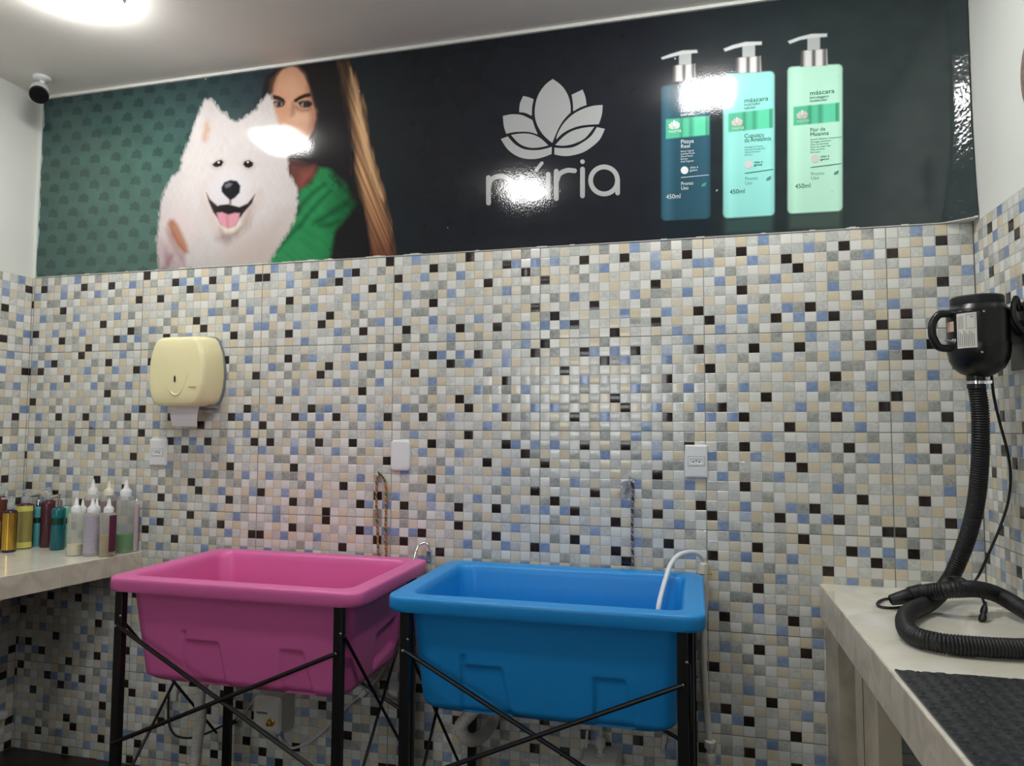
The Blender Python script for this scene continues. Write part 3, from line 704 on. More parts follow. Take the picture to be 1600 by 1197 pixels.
# ------------------------------------------------------------------ counters
def tile_stone(name, base, vein, rough=.2, sc=5):
    m = bpy.data.materials.new(name); m.use_nodes = True; N, L = nodes(m); b_ = N['Principled BSDF']; b_.inputs['Roughness'].default_value = rough
    tc = N.new('ShaderNodeTexCoord'); n = N.new('ShaderNodeTexNoise'); n.inputs['Scale'].default_value = sc; n.inputs['Detail'].default_value = 7; n.inputs['Distortion'].default_value = 1.2
    L.new(tc.outputs['Object'], n.inputs['Vector']); r = N.new('ShaderNodeValToRGB')
    r.color_ramp.elements[0].position = .36; r.color_ramp.elements[0].color = (*lin(vein), 1)
    r.color_ramp.elements[1].position = .62; r.color_ramp.elements[1].color = (*lin(base), 1)
    L.new(n.outputs['Fac'], r.inputs['Fac']); L.new(r.outputs['Color'], b_.inputs['Base Color']); return m
M_top = tile_stone('cream_polished_tile', (241,239,228), (228,224,207), .08)
M_fascia = tile_stone('beige_edge_tile', (216,207,192), (194,185,170), .25, 12)
M_pil = tile_stone('beige_pillar_tile', (196,184,162), (168,158,138), .3, 8)
# right counter
RX = .918
t = thing('grooming_counter', 'cream tiled counter along the right wall holding the black hose', 'counter', (1.15, -1.0, .766))
m = MB()
for (ya, yb) in ((-2.0, -1.245), (-1.2435, -.6215), (-.62, -.0)): m.box((RX, ya+.0007, .848), (XR-.001, yb-.0007, .866))
m.build('worktop', M_top, t, bevel=.0008)
m = MB(); m.box((RX+.006, -2.0, .77), (XR-.001, -.001, .8475)); m.build('core', M_grout, t)
m = MB()
ys = [-2.0, -1.56, -1.10, -.66, -.22, -.002]
for a, c in zip(ys, ys[1:]): m.box((RX-.003, a+.0006, .766), (RX+.0055, c-.0006, .8645))
m.build('fascia', M_fascia, t, bevel=.0008)
for (ya, yb) in ((-.205, -.001), (-.66, -.43), (-1.3, -1.08), (-1.98, -1.78)):
    m = MB(); m.box((RX+.012, ya, 0), (RX+.062, yb, .7655))
    if yb < -.4 and ya > -1: m.box((RX+.0105, -.5235, 0), (RX+.0125, -.5205, .7655), 1)
    m.build('pillar', [M_pil, mat('brown_joint', (112,84,60), .8)], t, bevel=.001)
# left counter
t = thing('shampoo_counter', 'cream tiled counter at the left wall holding the shampoo bottles', 'counter', (-2.0, -.5, .775))
def edgex(y): return -1.664+.150*y*1.0
def slab(m, y0, y1, z0, z1, inset=0.0, w_=None):
    xa, xb = edgex(y0)-inset, edgex(y1)-inset; xl = XL+.001 if w_ is None else None
    la = xl if xl else xa-w_; lb = xl if xl else xb-w_
    m.add([(la,y0,z0),(xa,y0,z0),(xb,y1,z0),(lb,y1,z0),(la,y0,z1),(xa,y0,z1),(xb,y1,z1),(lb,y1,z1)], [(0,3,2,1),(4,5,6,7),(0,1,5,4),(1,2,6,5),(2,3,7,6),(3,0,4,7)])
m = MB(); slab(m, -2.2, -1.121, .836, .85); slab(m, -1.1195, -.56, .836, .85); slab(m, -.5585, -.001, .836, .85); m.build('worktop', M_top, t, bevel=.0008)
m = MB(); slab(m, -2.199, -.002, .78, .8355, .007); m.build('core', M_grout, t)
m = MB()
ys = [-2.2, -1.9, -1.5, -1.15, -.86, -.60, -.335, -.145, -.002]
for a, c in zip(ys, ys[1:]): slab(m, a+.0006, c-.0006, .772, .8485, -.0015, .008)
m.build('fascia', M_fascia, t, bevel=.0006)
m = MB(); m.box((-1.86, -1.12, 0), (-1.80, -.62, .779)); m.build('pillar', M_pil, t, bevel=.001); m = MB(); m.box((-2.03, -2.15, 0), (-1.99, -1.9, .779)); m.build('pillar', M_pil, t, bevel=.001)

# rubber mat on the right counter
m = MB(); n1_, n2_ = 130, 230; mx0, mx1, my0, my1 = .924, 1.30, -1.62, -.848
vs = []; 
for j in range(n2_+1):
    for i in range(n1_+1):
        x = mx0+(mx1-mx0)*i/n1_; y = my0+(my1-my0)*j/n2_
        if j > n2_-8: y += .003*math.sin(x*95)*(j-n2_+8)/8
        a = x/.028; bq = y/.028+.5*(int(math.floor(a)) % 2)
        fx, fy = a-math.floor(a)-.5, bq-math.floor(bq)-.5; rr = math.hypot(fx, fy)
        z = .8705+.0016*math.sin(x*95)*math.sin(y*90)*.5 - .0022*max(0, 1-(rr/.36)**4)+.0030*max(0, 1-(rr/.20)**2)
        vs.append((x, y, max(z, .8672)))
fs = [(j*(n1_+1)+i, j*(n1_+1)+i+1, (j+1)*(n1_+1)+i+1, (j+1)*(n1_+1)+i) for j in range(n2_) for i in range(n1_)]
N0 = len(vs); ring = [i for i in range(n1_+1)]+[j*(n1_+1)+n1_ for j in range(1, n2_+1)]+[n2_*(n1_+1)+i for i in range(n1_-1, -1, -1)]+[j*(n1_+1) for j in range(n2_-1, 0, -1)]
vs += [(vs[i][0], vs[i][1], .8665) for i in ring]; nr = len(ring)
fs += [(ring[i], N0+i, N0+(i+1) % nr, ring[(i+1) % nr]) for i in range(nr)]
m.add(vs, fs); o = m.build('rubber_mat', mat('dark_rubber_mat', (32,36,43), .27), smooth=True, angle=60)
tag(o, 'dark dimpled rubber mat lying on the front part of the right counter', 'mat')

# ------------------------------------------------------------------ dryer, hose, cord
DX, DY = 1.288, -.30
t = thing('blower_dryer', 'black blower dryer hung on the right wall with a side handle and white label', 'dryer', (DX, DY, 1.47))
zt = at(1525, 478, 1, DY).z; zb = at(1525, 590, 1, DY).z
m = MB(); H = zt-zb
prof = [(.02, 0), (.028, .004), (.045, .012), (.060, .026), (.070, .046), (.0745, .070), (.0755, .088), (.0755, .092), (.0745, .094), (.0745, .170), (.0745, .1725), (.075, .174), (.0745, .1755), (.0745, H-.020), (.071, H-.010), (.0655, H-.004), (.0645, H)]
m.lathe([(r, z*1.0) for r, z in prof], (DX, DY, zb), 48); m.build('housing', M_bplast, t, smooth=True, angle=35)
m = MB(); m.lathe([(.0635, H), (.0640, H+.002), (.0640, H+.020), (.061, H+.024), (.03, H+.0245), (.002, H+.0245)], (DX, DY, zb), 48); m.build('intake_cap', M_rubber, t, smooth=True, angle=35)
# handle on the left
hx = DX-.0735; hz0, hz1 = zb+.078, zb+H-.022
m = MB(); pts = spline([(hx+.008, DY-.01, hz1), (hx-.022, DY-.012, hz1+.0), (hx-.040, DY-.013, hz1-.022), (hx-.043, DY-.013, (hz0+hz1)/2+.0), (hx-.040, DY-.013, hz0+.03), (hx-.026, DY-.012, hz0+.006), (hx+.006, DY-.01, hz0+.002)], 8)
m.tube(pts, .0105, 14); m.build('handle', M_bplast, t, smooth=True)
def wrap_plate(mb, a0, a1, z0, z1, R, n=10, d=.0008, mi=0):
    L = []
    for k in range(n+1):
        a = a0+(a1-a0)*k/n; c_, s_ = math.cos(a), math.sin(a)
        L.append([(DX+R*c_, DY+R*s_, z0), (DX+R*c_, DY+R*s_, z1), (DX+(R+d)*c_, DY+(R+d)*s_, z1), (DX+(R+d)*c_, DY+(R+d)*s_, z0)])
    mb.loft(L, True, True, mi)
view = math.atan2(CY-DY, CX-DX)
def ang(px):    # angle around the housing for a picture column
    best = min((abs((lambda P: 800+FPX*((P-Vector((CX,CY,CZ))).dot(R_))/((P-Vector((CX,CY,CZ))).dot(F_)))(Vector((DX+.0745*math.cos(a), DY+.0745*math.sin(a), 1.6)))-px), a) for a in np.linspace(view-1.5, view+1.5, 400))
    return best[1]
m = MB(); a0, a1 = ang(1496.5), ang(1527); z1 = at(1510, 488, 1, DY-.07).z; z0 = at(1510, 543, 1, DY-.07).z
wrap_plate(m, a0, a1, z0, z1, .0748)
def ln(u0, u1, v0, v1): wrap_plate(m, a0+(a1-a0)*u0, a0+(a1-a0)*u1, z0+(z1-z0)*v0, z0+(z1-z0)*v1, .0756, 4, .0003, 1)
for k in range(9): ln(.08+.095*k, .105+.095*k, .05, .50-.05*(k % 3))
for k in range(4): ln(.08+.08*k, .10+.08*k, .55, .93)
ln(.50, .94, .94, .95); ln(.50, .94, .55, .56); ln(.50, .515, .55, .95); ln(.925, .94, .55, .95); ln(.72, .76, .86, .90); ln(.80, .84, .86, .90)
m.build('rating_label', [M_offw, mat('grey_print_ink', (70,70,76), .6)], t, label='white printed rating label with vertical lines')
m = MB(); wrap_plate(m, ang(1480.5), ang(1491.5), at(1486, 516, 1, DY-.06).z, at(1486, 500, 1, DY-.06).z, .0748); m.build('sticker', mat('peach_sticker', (206,176,158), .5), t, label='small square peach sticker')
sw = Vector((DX+.0745*math.cos(ang(1492)), DY+.0745*math.sin(ang(1492)), at(1492, 531, 1, DY-.06).z)); nd = Vector((math.cos(ang(1492)), math.sin(ang(1492)), 0))
m = MB(); m.lathe([(.007, 0), (.007, .003), (.0045, .004), (.0045, .008), (.003, .009)], sw, 12, nd); m.tube([sw+nd*.008, sw+nd*.016+Vector((-.010, 0, .001))], [.0018, .0026], 8)
m.build('toggle_switch', M_chrome, t, smooth=True)
for px_, py_ in ((1539, 486.5), (1533.5, 550.5)):
    m = MB(); a = ang(px_); m.lathe([(.0035, 0), (.003, .0015), (.001, .002)], (DX+.0745*math.cos(a), DY+.0745*math.sin(a), at(px_, py_, 1, DY-.07).z), 10, (math.cos(a), math.sin(a), 0)); m.build('screw', M_chrome, t)
m = MB(); m.tube([(DX+.06, DY+.01, zb+.06), (DX+.06, DY+.01, zb+H-.01)], .018, 12); m.box((DX+.055, DY-.03, zb+.09), (XR-.009, DY+.03, zb+.15)); m.box((XR-.009, DY-.045, zb+.02), (XR-.0005, DY+.045, zb+H-.0)); m.tube(spline([(XR-.012, DY-.03, zb+H-.02), (XR-.03, DY-.055, zb+H+.01), (XR-.035, DY-.05, zb+H-.04), (XR-.01, DY-.05, zb+.11)], 6), .007, 8)
m.build('wall_bracket', M_bplast, t, smooth=True, angle=35)
dryer = t
# outlet clamp
hs = Vector((at(1525, 600, 1, DY).x, DY, zb))
m = MB(); m.lathe([(.0235, -.022), (.0235, -.030), (.0242, -.030), (.0242, -.022)], (hs.x, DY, zb+.012), 24); m.box((hs.x+.018, DY-.026, zb-.018), (hs.x+.030, DY-.016, zb-.010)); m.build('hose_clamp', M_chrome, t, smooth=True, angle=35)
m = MB(); m.lathe([(.0225, -.03), (.0225, .01)], (hs.x, DY, zb), 24); m.build('outlet', M_bplast, t, smooth=True, angle=35)

def A3(px, py, ax, v): return at(px, py, ax, v)
zc = .866+.0235
hp = [Vector((hs.x, DY, zb-.012)), A3(1531, 640, 1, DY+.0), A3(1532, 690, 1, DY), A3(1530, 740, 1, DY+.02), A3(1524, 790, 1, DY+.055), A3(1513, 835, 1, DY+.09), A3(1498, 876, 1, DY+.115), A3(1480, 912, 1, DY+.11)]
hp += [A3(1455, 940, 2, .893), A3(1423, 955, 2, zc+.002), A3(1414, 972, 2, zc), A3(1424, 991, 2, zc), A3(1460, 1003, 2, zc), A3(1520, 1010, 2, zc), A3(1600, 1014, 2, zc)]
hp += [Vector((1.285, -.665, zc)), Vector((1.345, -.56, zc)), Vector((1.358, -.44, zc)), A3(1598, 952, 0, 1.345), A3(1560, 930, 2, zc+.026), A3(1528, 921, 2, zc+.048), A3(1495, 921, 2, zc+.052), A3(1462, 924, 2, zc+.040), A3(1440, 927, 2, zc+.024)]
hz_ = resample(spline(hp, 24), .0023)
m = MB(); m.tube(hz_, .021, 16, rf=lambda i: .0222 if i % 3 != 0 else .0196)
t = thing('dryer_hose', 'black corrugated hose from the dryer coiled on the right counter', 'hose', (1.1, -.4, .87))
m.build('corrugated_tube', M_rubber, t, smooth=True, angle=80)
e = hz_[-1]; d = (A3(1391, 938, 2, .8915)-e); L_n = d.length; d.normalize()
m = MB(); m.lathe([(.0235, -.006), (.0245, 0), (.0235, L_n*.36), (.0195, L_n*.37), (.0205, L_n*.40), (.0145, L_n*.97), (.0125, L_n), (.010, L_n), (.010, L_n*.7)], e, 24, d, sy=1.0)
m.build('nozzle', M_rubber, t, smooth=True, angle=35)
# power cord
cp = [A3(1549, 585, 1, DY), A3(1553, 620, 1, DY+.01), A3(1562, 660, 1, DY+.03), A3(1574, 705, 1, -.24), A3(1579, 745, 1, -.22), A3(1575, 785, 1, -.20), A3(1562, 825, 1, -.19), A3(1547, 860, 1, -.19), A3(1531, 896, 1, -.20),
      A3(1505, 925, 2, .872), A3(1470, 938, 2, .8705), A3(1440, 942, 2, .8705), A3(1395, 938, 2, .8705), A3(1376, 939, 2, .8705), A3(1371, 944, 2, .8705), A3(1378, 950, 2, .8705), A3(1400, 951, 2, .8705), A3(1424, 944, 2, .872)]
m = MB(); m.tube(spline(cp[:9]+[A3(1518, 915, 2, .905)], 8), .0038, 8)
pc = [A3(1372, 941, 2, .8705), A3(1373, 947, 2, .8705), A3(1390, 950, 2, .8705), A3(1412, 948, 2, .8705), A3(1430, 942, 2, .872)]
m.tube(spline([A3(1440, 936, 2, .872), A3(1405, 936, 2, .8705), A3(1384, 936, 2, .8705)]+pc, 8), .0038, 8)
pl_top = A3(1539, 945, 1, -.36)
m.tube(spline([A3(1518, 915, 2, .905), A3(1490, 903, 1, -.25), A3(1480, 902, 1, -.27), A3(1500, 903, 1, -.30), A3(1518, 914, 1, -.33), A3(1532, 929, 1, -.352), pl_top], 8), .0033, 8)
cord = m.build('power_cord', M_rubber, dryer, smooth=True)
m = MB(); dn = (A3(1534, 972, 1, -.385)-pl_top).normalized()
m.lathe([(.0035, -.008), (.0045, 0), (.008, .006), (.0095, .014), (.0095, .022), (.0075, .026), (.0105, .034), (.0105, .044), (.008, .048)], pl_top, 16, dn, sy=.75); m.build('plug', M_rubber, cord, smooth=True, angle=40)
m = MB()
for s in (-.005, .005): m.tube([pl_top+dn*.046+Vector((s, 0, 0)), pl_top+dn*.062+Vector((s, 0, 0))], .0018, 8)
m.build('plug_prongs', M_brass, cord, smooth=True)

# ------------------------------------------------------------------ things on the back wall
def plate(name, px0, px1, py0, py1, label_, cat, kind):
    a = at(px0, py0, 1, 0); c = at(px1, py1, 1, 0); cx_, cz_ = (a.x+c.x)/2, (a.z+c.z)/2; hw, hh = (c.x-a.x)/2, (a.z-c.z)/2
    t = thing(name, label_, cat, (cx_, -.0005, cz_))
    m = MB(); sw_ = lambda L: [(x, -z_, y) for (x, y, z_) in L]
    r = .014 if kind == 'blank' else .003
    m.loft([sw_(rrect(cx_, cz_, 0.0005, hw, hh, r)), sw_(rrect(cx_, cz_, .006, hw, hh, r)), sw_(rrect(cx_, cz_, .009, hw-.003, hh-.003, r)), sw_(rrect(cx_, cz_, .0095, hw-.008, hh-.008, r*.8))])
    m.build('cover_plate', M_white, t, smooth=True, angle=50)
    if kind != 'blank':
        m = MB(); m.loft([sw_(rrect(cx_, cz_, .0096, .0225, .0115, .006)), sw_(rrect(cx_, cz_, .0112, .0225, .0115, .006)), sw_(rrect(cx_, cz_, .0112, .0205, .0098, .006)), sw_(rrect(cx_, cz_, .0100, .0190, .0090, .006))])
        s = m.build('socket', M_white, t, smooth=True, angle=40)
        m = MB()
        for dx, dz in ((-.0095, -.0012), (0, .002), (.0095, -.0012)): m.lathe([(.0024, 0), (.0024, .0006)], (cx_+dx, -.0101, cz_+dz), 12, (0,-1,0))
        m.build('socket_holes', M_dark, s)
        m = MB()
        for k in range(24):
            a_ = 2*PI*k/24
        m.loft([sw_(rrect(cx_, cz_, .0097, .0275, .0165, .001)), sw_(rrect(cx_, cz_, .0099, .0275, .0165, .001)), sw_(rrect(cx_, cz_, .0099, .0265, .0155, .001)), sw_(rrect(cx_, cz_, .0097, .0265, .0155, .001))], False, False)
        m.build('socket_outline', mat('grey_gap', (120,122,128), .7), t)
    return t
plate('power_outlet', 1070, 1106, 695, 747, 'white power outlet above the blue tub on the mosaic wall', 'outlet', 'socket')
plate('power_outlet', 236, 261.5, 686, 728, 'white power outlet below the yellow towel dispenser', 'outlet', 'socket')
plate('blank_plate', 612, 641, 688, 736, 'plain white blank wall plate above the pink tub right corner', 'plate', 'blank')

# towel dispenser
M_cream = mat('cream_yellow_plastic', (248,240,190), .2, noise=.01)
M_cream2 = mat('cream_trim_plastic', (246,238,186), .2)
t = thing('towel_dispenser', 'cream yellow paper towel dispenser on the left part of the mosaic wall', 'dispenser', (-1.435, -.001, 1.43))
def dsp(y, sx, zt_, zb_, cx_=-1.434):
    # outline: narrow shoulders, full belly, rounded bottom
    prof = [(0, -.5), (.35, -.5), (.66, -.495), (.78, -.465), (.87, -.40), (.94, -.31), (.985, -.20), (1.0, -.08), (.995, .04), (.965, .16), (.92, .27), (.84, .37), (.765, .44), (.68, .48), (.56, .497), (.3, .50), (0, .50)]
    H_ = zt_-zb_; zc_ = (zt_+zb_)/2
    return [(cx_+sx*a, y, zc_+b_*H_) for a, b_ in prof[:-1]]+[(cx_-sx*a, y, zc_+b_*H_) for a, b_ in prof[:0:-1]]
Lp = [dsp(-.010, .137, 1.722, 1.440), dsp(-.06, .137, 1.721, 1.438), dsp(-.106, .131, 1.714, 1.440), dsp(-.116, .127, 1.710, 1.443), dsp(-.122, .121, 1.704, 1.448), dsp(-.125, .113, 1.696, 1.455), dsp(-.129, .085, 1.665, 1.48), dsp(-.132, .045, 1.62, 1.515), dsp(-.133, .004, 1.572, 1.565)]
m = MB(); m.loft(Lp, True, True); m.build('cover', M_cream, t, smooth=True, angle=60)
m = MB(); m.loft([dsp(-.0005, .141, 1.726, 1.430), dsp(-.011, .141, 1.726, 1.430)]); m.box((-1.40, -.05, 1.432), (-1.315, -.012, 1.445)); m.build('back_plate', mat('grey_plastic', (132,136,140), .4), t, bevel=.001)
kx = at(271, 592, 1, -.14)
m = MB(); m.lathe([(.014, 0), (.0125, .0015), (.004, .002)], (kx.x, -.1328, kx.z), 20, (0,-1,0), sx=.3, sy=1.0)
o = m.build('key_slot', M_dark, t, smooth=True)
m = MB(); vpts = [at(x, y, 1, -.139) for x, y in ((252,582),(256,597),(263,611),(271,617),(279,612),(286,599),(291,584))]
m.tube(spline([(p.x, -.1265, p.z) for p in vpts], 6), .0058, 10); m.build('embossed_ridge', M_cream2, t, smooth=True)
m = MB()
for a_, c_ in ((294, 297), (298, 300.5), (301.5, 305)):
    p0 = at(a_, 604, 1, -.131); p1 = at(c_, 605, 1, -.131); m.box((p0.x, -.1312, p1.z-.0005), (p1.x, -.1285, p0.z+.0005))
m.build('faint_mark', mat('faint_print', (176,168,120), .5), t)
M_paper = mat('white_paper', (232,232,238), .8)
m = MB(); L_ = []
for k in range(7):
    f = k/6; z = 1.455-.092*f; L_.append([(-1.500+.012*f, -.062-.010*math.sin(f*3), z), (-1.362-.012*f, -.062-.010*math.sin(f*3), z-.003*f), (-1.362-.012*f, -.060-.010*math.sin(f*3), z-.003*f), (-1.500+.012*f, -.060-.010*math.sin(f*3), z)])
m.loft(L_); o = m.build('paper_towel', M_paper); tag(o, 'white paper towel sheet hanging out of the yellow dispenser', 'paper towel')

# security camera
cc = Vector((-2.105, -.175, 2.750))
t = thing('security_camera', 'small white security camera with black face in the left ceiling corner', 'camera', (-2.115, -.155, CEIL))
m = MB(); m.lathe([(.034, 0), (.034, -.012), (.028, -.016)], (-2.115, -.155, CEIL-.0005), 24); mt = m.build('mount', M_white, t, smooth=True)
m = MB(); m.tube([(-2.115, -.155, CEIL-.014), (-2.12, -.150, CEIL-.035), (-2.12, -.152, CEIL-.055)], .011, 10); m.build('arm', M_white, t, smooth=True)
dv = (Vector((CX-.6, CY+.4, .4))-cc).normalized()
m = MB(); m.lathe([(.012, -.055), (.030, -.050), (.034, -.040), (.0345, .014), (.034, .018), (.030, .018)], cc, 28, dv); m.build('body', M_white, t, smooth=True, angle=40)
m = MB(); m.lathe([(.0335, .006), (.0355, .012), (.0355, .026), (.033, .031), (.015, .031), (.013, .026), (.002, .026)], cc, 28, dv); m.build('lens_face', M_bplast, t, smooth=True, angle=40)

# ropes on hooks
M_rope1 = mat('orange_green_braid', (176,128,56), .8, noise=.75, nscale=130)
def rope(name, label_, strands, material, hook, knot=None):
    h = at(*hook, 1, 0); t = thing(name, label_, 'rope', (h.x, -.01, h.z))
    for st_ in strands:
        P = resample(spline([at(x, y, 1, yy) for x, y, yy in st_], 8), .003); m = MB()
        m.tube(P, .004, 8, rf=lambda i: .0042+.0012*math.sin(i*1.5)); m.build('strand', material, t, smooth=True)
    return t
def braid_material(name, c1, c2, c3):
    m = bpy.data.materials.new(name); m.use_nodes = True; N, L = nodes(m); b_ = N['Principled BSDF']; b_.inputs['Roughness'].default_value = .8
    tc = N.new('ShaderNodeTexCoord'); w_ = N.new('ShaderNodeTexWave'); w_.inputs['Scale'].default_value = 14; w_.inputs['Distortion'].default_value = 1.0; w_.bands_direction = 'DIAGONAL'
    L.new(tc.outputs['Object'], w_.inputs['Vector']); r = N.new('ShaderNodeValToRGB'); r.color_ramp.interpolation = 'CONSTANT'
    r.color_ramp.elements[0].color = (*lin(c1), 1); r.color_ramp.elements[1].position = .35; r.color_ramp.elements[1].color = (*lin(c2), 1)
    e_ = r.color_ramp.elements.new(.7); e_.color = (*lin(c3), 1); L.new(w_.outputs['Fac'], r.inputs['Fac']); L.new(r.outputs['Color'], b_.inputs['Base Color']); return m
tr_ = rope('grooming_rope', 'orange and green braided rope hung on the wall behind the pink tub',
     [[(595,741,-.012),(589,748,-.008),(588,765,-.007),(588,800,-.007),(590,835,-.007),(591,875,-.007)],
      [(595,741,-.014),(600,748,-.008),(603,765,-.007),(603,800,-.007),(602,835,-.007),(604,878,-.007)]], braid_material('braid', (168,96,62), (196,168,96), (92,98,64)), (595,741))
h = at(595, 740, 1, 0); m = MB(); m.tube([(h.x, -.0005, h.z), (h.x, -.018, h.z+.001), (h.x, -.022, h.z+.008)], .0028, 8); m.build('hook', mat('green_tape', (58,80,56), .7), tr_, smooth=True)
tr_ = rope('grooming_leash', 'grey and white cord with a scrap of cloth hung behind the blue tub',
     [[(986,749,-.012),(989,765,-.007),(988,800,-.007),(988,840,-.007),(989,885,-.007)]], braid_material('cord_braid', (70,62,72), (176,170,176), (120,110,118)), (986,748))
h = at(985, 747, 1, 0); m = MB(); m.tube([(h.x, -.0005, h.z), (h.x, -.02, h.z), (h.x, -.024, h.z+.008)], .0028, 8); m.build('hook', M_chrome, tr_, smooth=True)
m = MB(); q_ = lambda x, y, d: at(x, y, 1, -d)
m.tube(spline([q_(970,757,.012), q_(975,753,.014), q_(981,752,.016), q_(986,751,.014), q_(990,754,.012)], 5), .005, 10, rf=lambda i: .0035+.0035*abs(math.sin(i*.35)))
m.tube(spline([q_(976,755,.013), q_(977,763,.011), q_(975,772,.010), q_(978,782,.009)], 5), .005, 10, rf=lambda i: max(.0015, .0105-.0006*i+.001*math.sin(i*1.7)))
m.build('cloth_scrap', mat('grey_cloth', (186,182,184), .9), tr_, smooth=True, angle=60)
h = at(148, 670, 1, 0); m = MB(); m.lathe([(.002, 0), (.002, .018), (.006, .018), (.006, .022), (.002, .0225)], (h.x, -.0003, h.z), 12, (0,-1,.15)); m.tube([(h.x, -.016, h.z), (h.x-.024, -.012, h.z)], .0012, 6)
tag(m.build('wall_nail', mat('rusty_steel', (92,84,72), .6), smooth=True), 'small rusty nail in the mosaic wall left of the towel dispenser', 'nail')

# taps and pipes
t = thing('gooseneck_tap', 'small chrome gooseneck spout bent over the pink tub right corner', 'tap', (-.44, -.02, .88))
m = MB(); yq = -.018
m.tube(spline([at(x, y, 1, yy) for x, y, yy in ((671,861,-.016),(669,852,-.017),(663,848.5,-.02),(655,852,-.035),(650,862,-.05),(647,874,-.066),(646,884,-.08))], 8), .0042, 12); m.build('spout', M_chrome, t, smooth=True)
p = at(669.5, 866, 1, -.016); m = MB(); m.lathe([(.008, -.030), (.0085, -.026), (.007, -.024), (.007, .008), (.0085, .010), (.006, .014)], (p.x, -.0155, p.z), 16); m.build('connector', mat('blue_grey_connector', (110,122,160), .35), t, smooth=True, angle=40)
m = MB(); m.tube([(p.x, -.0155, p.z-.028), (p.x, -.0155, .60), (p.x, -.0155, .42)], .006, 10); m.build('riser_pipe', M_offw, t, smooth=True)

t = thing('shower_pipe', 'white supply pipe at the wall with a hose arching into the blue tub', 'pipe', (.57, -.03, .3))
pts = [at(x, y, 1, yy) for x, y, yy in ((1101,893,-.022),(1102,930,-.022),(1099,1000,-.022),(1102,1080,-.022),(1109,1160,-.022))]
m = MB(); m.tube(spline(pts, 6), .0105, 14); m.build('riser', M_offw, t, smooth=True)
p = at(1110, 1170, 1, -.022); m = MB(); m.lathe([(.017, 0), (.019, .006), (.019, .024), (.014, .028)], p, 8); m.lathe([(.012, -.012), (.012, 0)], p, 16); m.lathe([(.006, -.052), (.016, -.046), (.019, -.030), (.016, -.014), (.010, -.010)], p, 20); m.tube([p+Vector((0, 0, -.03)), Vector((p.x, -.001, p.z-.03))], .012, 12); m.build('valve', M_offw, t, smooth=True, angle=35)
p = at(1099, 888, 1, -.022); m = MB(); m.lathe([(.0105, -.018), (.0145, -.016), (.0145, .014), (.0110, .018), (.0085, .026)], p, 10); m.build('coupling_nut', mat('ivory_plastic', (226,220,196), .4), t, smooth=True, angle=35)
m = MB(); m.tube([(p.x-.01, -.02, p.z-.021), (p.x+.028, -.020, p.z-.018)], .0022, 6); m.build('lever', M_brass, t)
pts = [p+Vector((0, 0, .018)), at(1097, 872, 1, -.030), at(1088, 864, 1, -.045), at(1075, 863, 1, -.062), at(1060, 868, 1, -.085), at(1048, 882, 1, -.12), at(1040, 905, 1, -.16), at(1033, 930, 1, -.20), at(1029, 950, 1, -.235), at(1026, 985, 1, -.25), at(1026, 1020, 1, -.26)]
m = MB(); m.tube(spline(pts, 8), .0078, 14); m.build('flexible_hose', M_white, t, smooth=True)

# under the pink tub: waste hose, cord, heater
m = MB(); P = resample(spline([(-1.075, -.33, .549), at(313, 1085, 1, -.33), at(314, 1120, 1, -.325), at(309, 1155, 1, -.32), at(304, 1195, 1, -.32), at(303, 1215, 1, -.31), Vector((-1.06, -.30, .02))], 12), .003)
m.tube(P, .02, 16, rf=lambda i: .0185 if i % 3 else .0165)
t = thing('waste_hose', 'white corrugated waste hose dropping from the pink tub', 'hose', (-1.06, -.3, 0)); m.build('corrugated_tube', M_offw, t, smooth=True, angle=80)
m = MB(); m.lathe([(.030, .538), (.030, .549), (.024, .549)], (-1.075, -.33, 0), 20); m.build('collar', M_offw, t, smooth=True, angle=40)

def box_unit(name, label_, x0, x1, z0, z1, d, knob, base):
    t = thing(name, label_, 'water heater' if knob else 'box', ((x0+x1)/2, -.001, z0))
    cx_, cz_ = (x0+x1)/2, (z0+z1)/2; hw, hh = (x1-x0)/2, (z1-z0)/2
    sw_ = lambda L: [(x, -z_, y) for (x, y, z_) in L]
    m = MB(); m.loft([sw_(rrect(cx_, cz_, .0005, hw*1.06, hh*1.04, .02)), sw_(rrect(cx_, cz_, d*.25, hw*1.06, hh*1.04, .02)), sw_(rrect(cx_, cz_, d*.9, hw, hh*.97, .02)), sw_(rrect(cx_, cz_, d, hw-.01, hh*.97-.01, .018))]); m.build('casing', base, t, smooth=True, angle=40)
    if knob:
        p = (cx_+hw*.38, -d-.001, cz_-hh*.30); m = MB(); m.lathe([(.015, 0), (.015, .004), (.010, .006), (.009, .022), (.004, .024)], p, 12, (0,-1,0)); m.build('knob', M_brass, t, smooth=True, angle=40)
        m = MB(); m.loft([sw_(rrect(cx_-hw*.3, cz_+.03*0+hh*.12, d+.0005, .022, .0035, .002)), sw_(rrect(cx_-hw*.3, cz_+hh*.12, d+.0012, .022, .0035, .002))]); m.build('badge', mat('grey_badge', (110,112,116), .5), t)
    return t
hp1 = at(395, 1085, 1, -.095); hp2 = at(437, 1151, 1, -.095)
heater = box_unit('water_heater', 'white water heater box on the wall under the pink tub', hp1.x, hp2.x, hp2.z, .365, .095, True, M_offw)
m = MB(); m.tube(spline([at(436, 1150, 1, -.03), at(445, 1166, 1, -.03), at(463, 1168, 1, -.028), at(490, 1155, 1, -.026), at(520, 1128, 1, -.025), at(545, 1102, 1, -.024), at(562, 1088, 1, -.022)], 8), .0048, 10)
m.tube(spline([at(574, 1078, 1, -.02), at(590, 1060, 1, -.02), at(600, 1042, 1, -.02), at(612, 1010, 1, -.02)], 6), .0052, 10)
t = thing('supply_tube', 'thin white tube looping from the water heater behind the pink tub stand', 'tube', (-.8, -.02, .2)); m.build('tubing', M_offw, t, smooth=True)
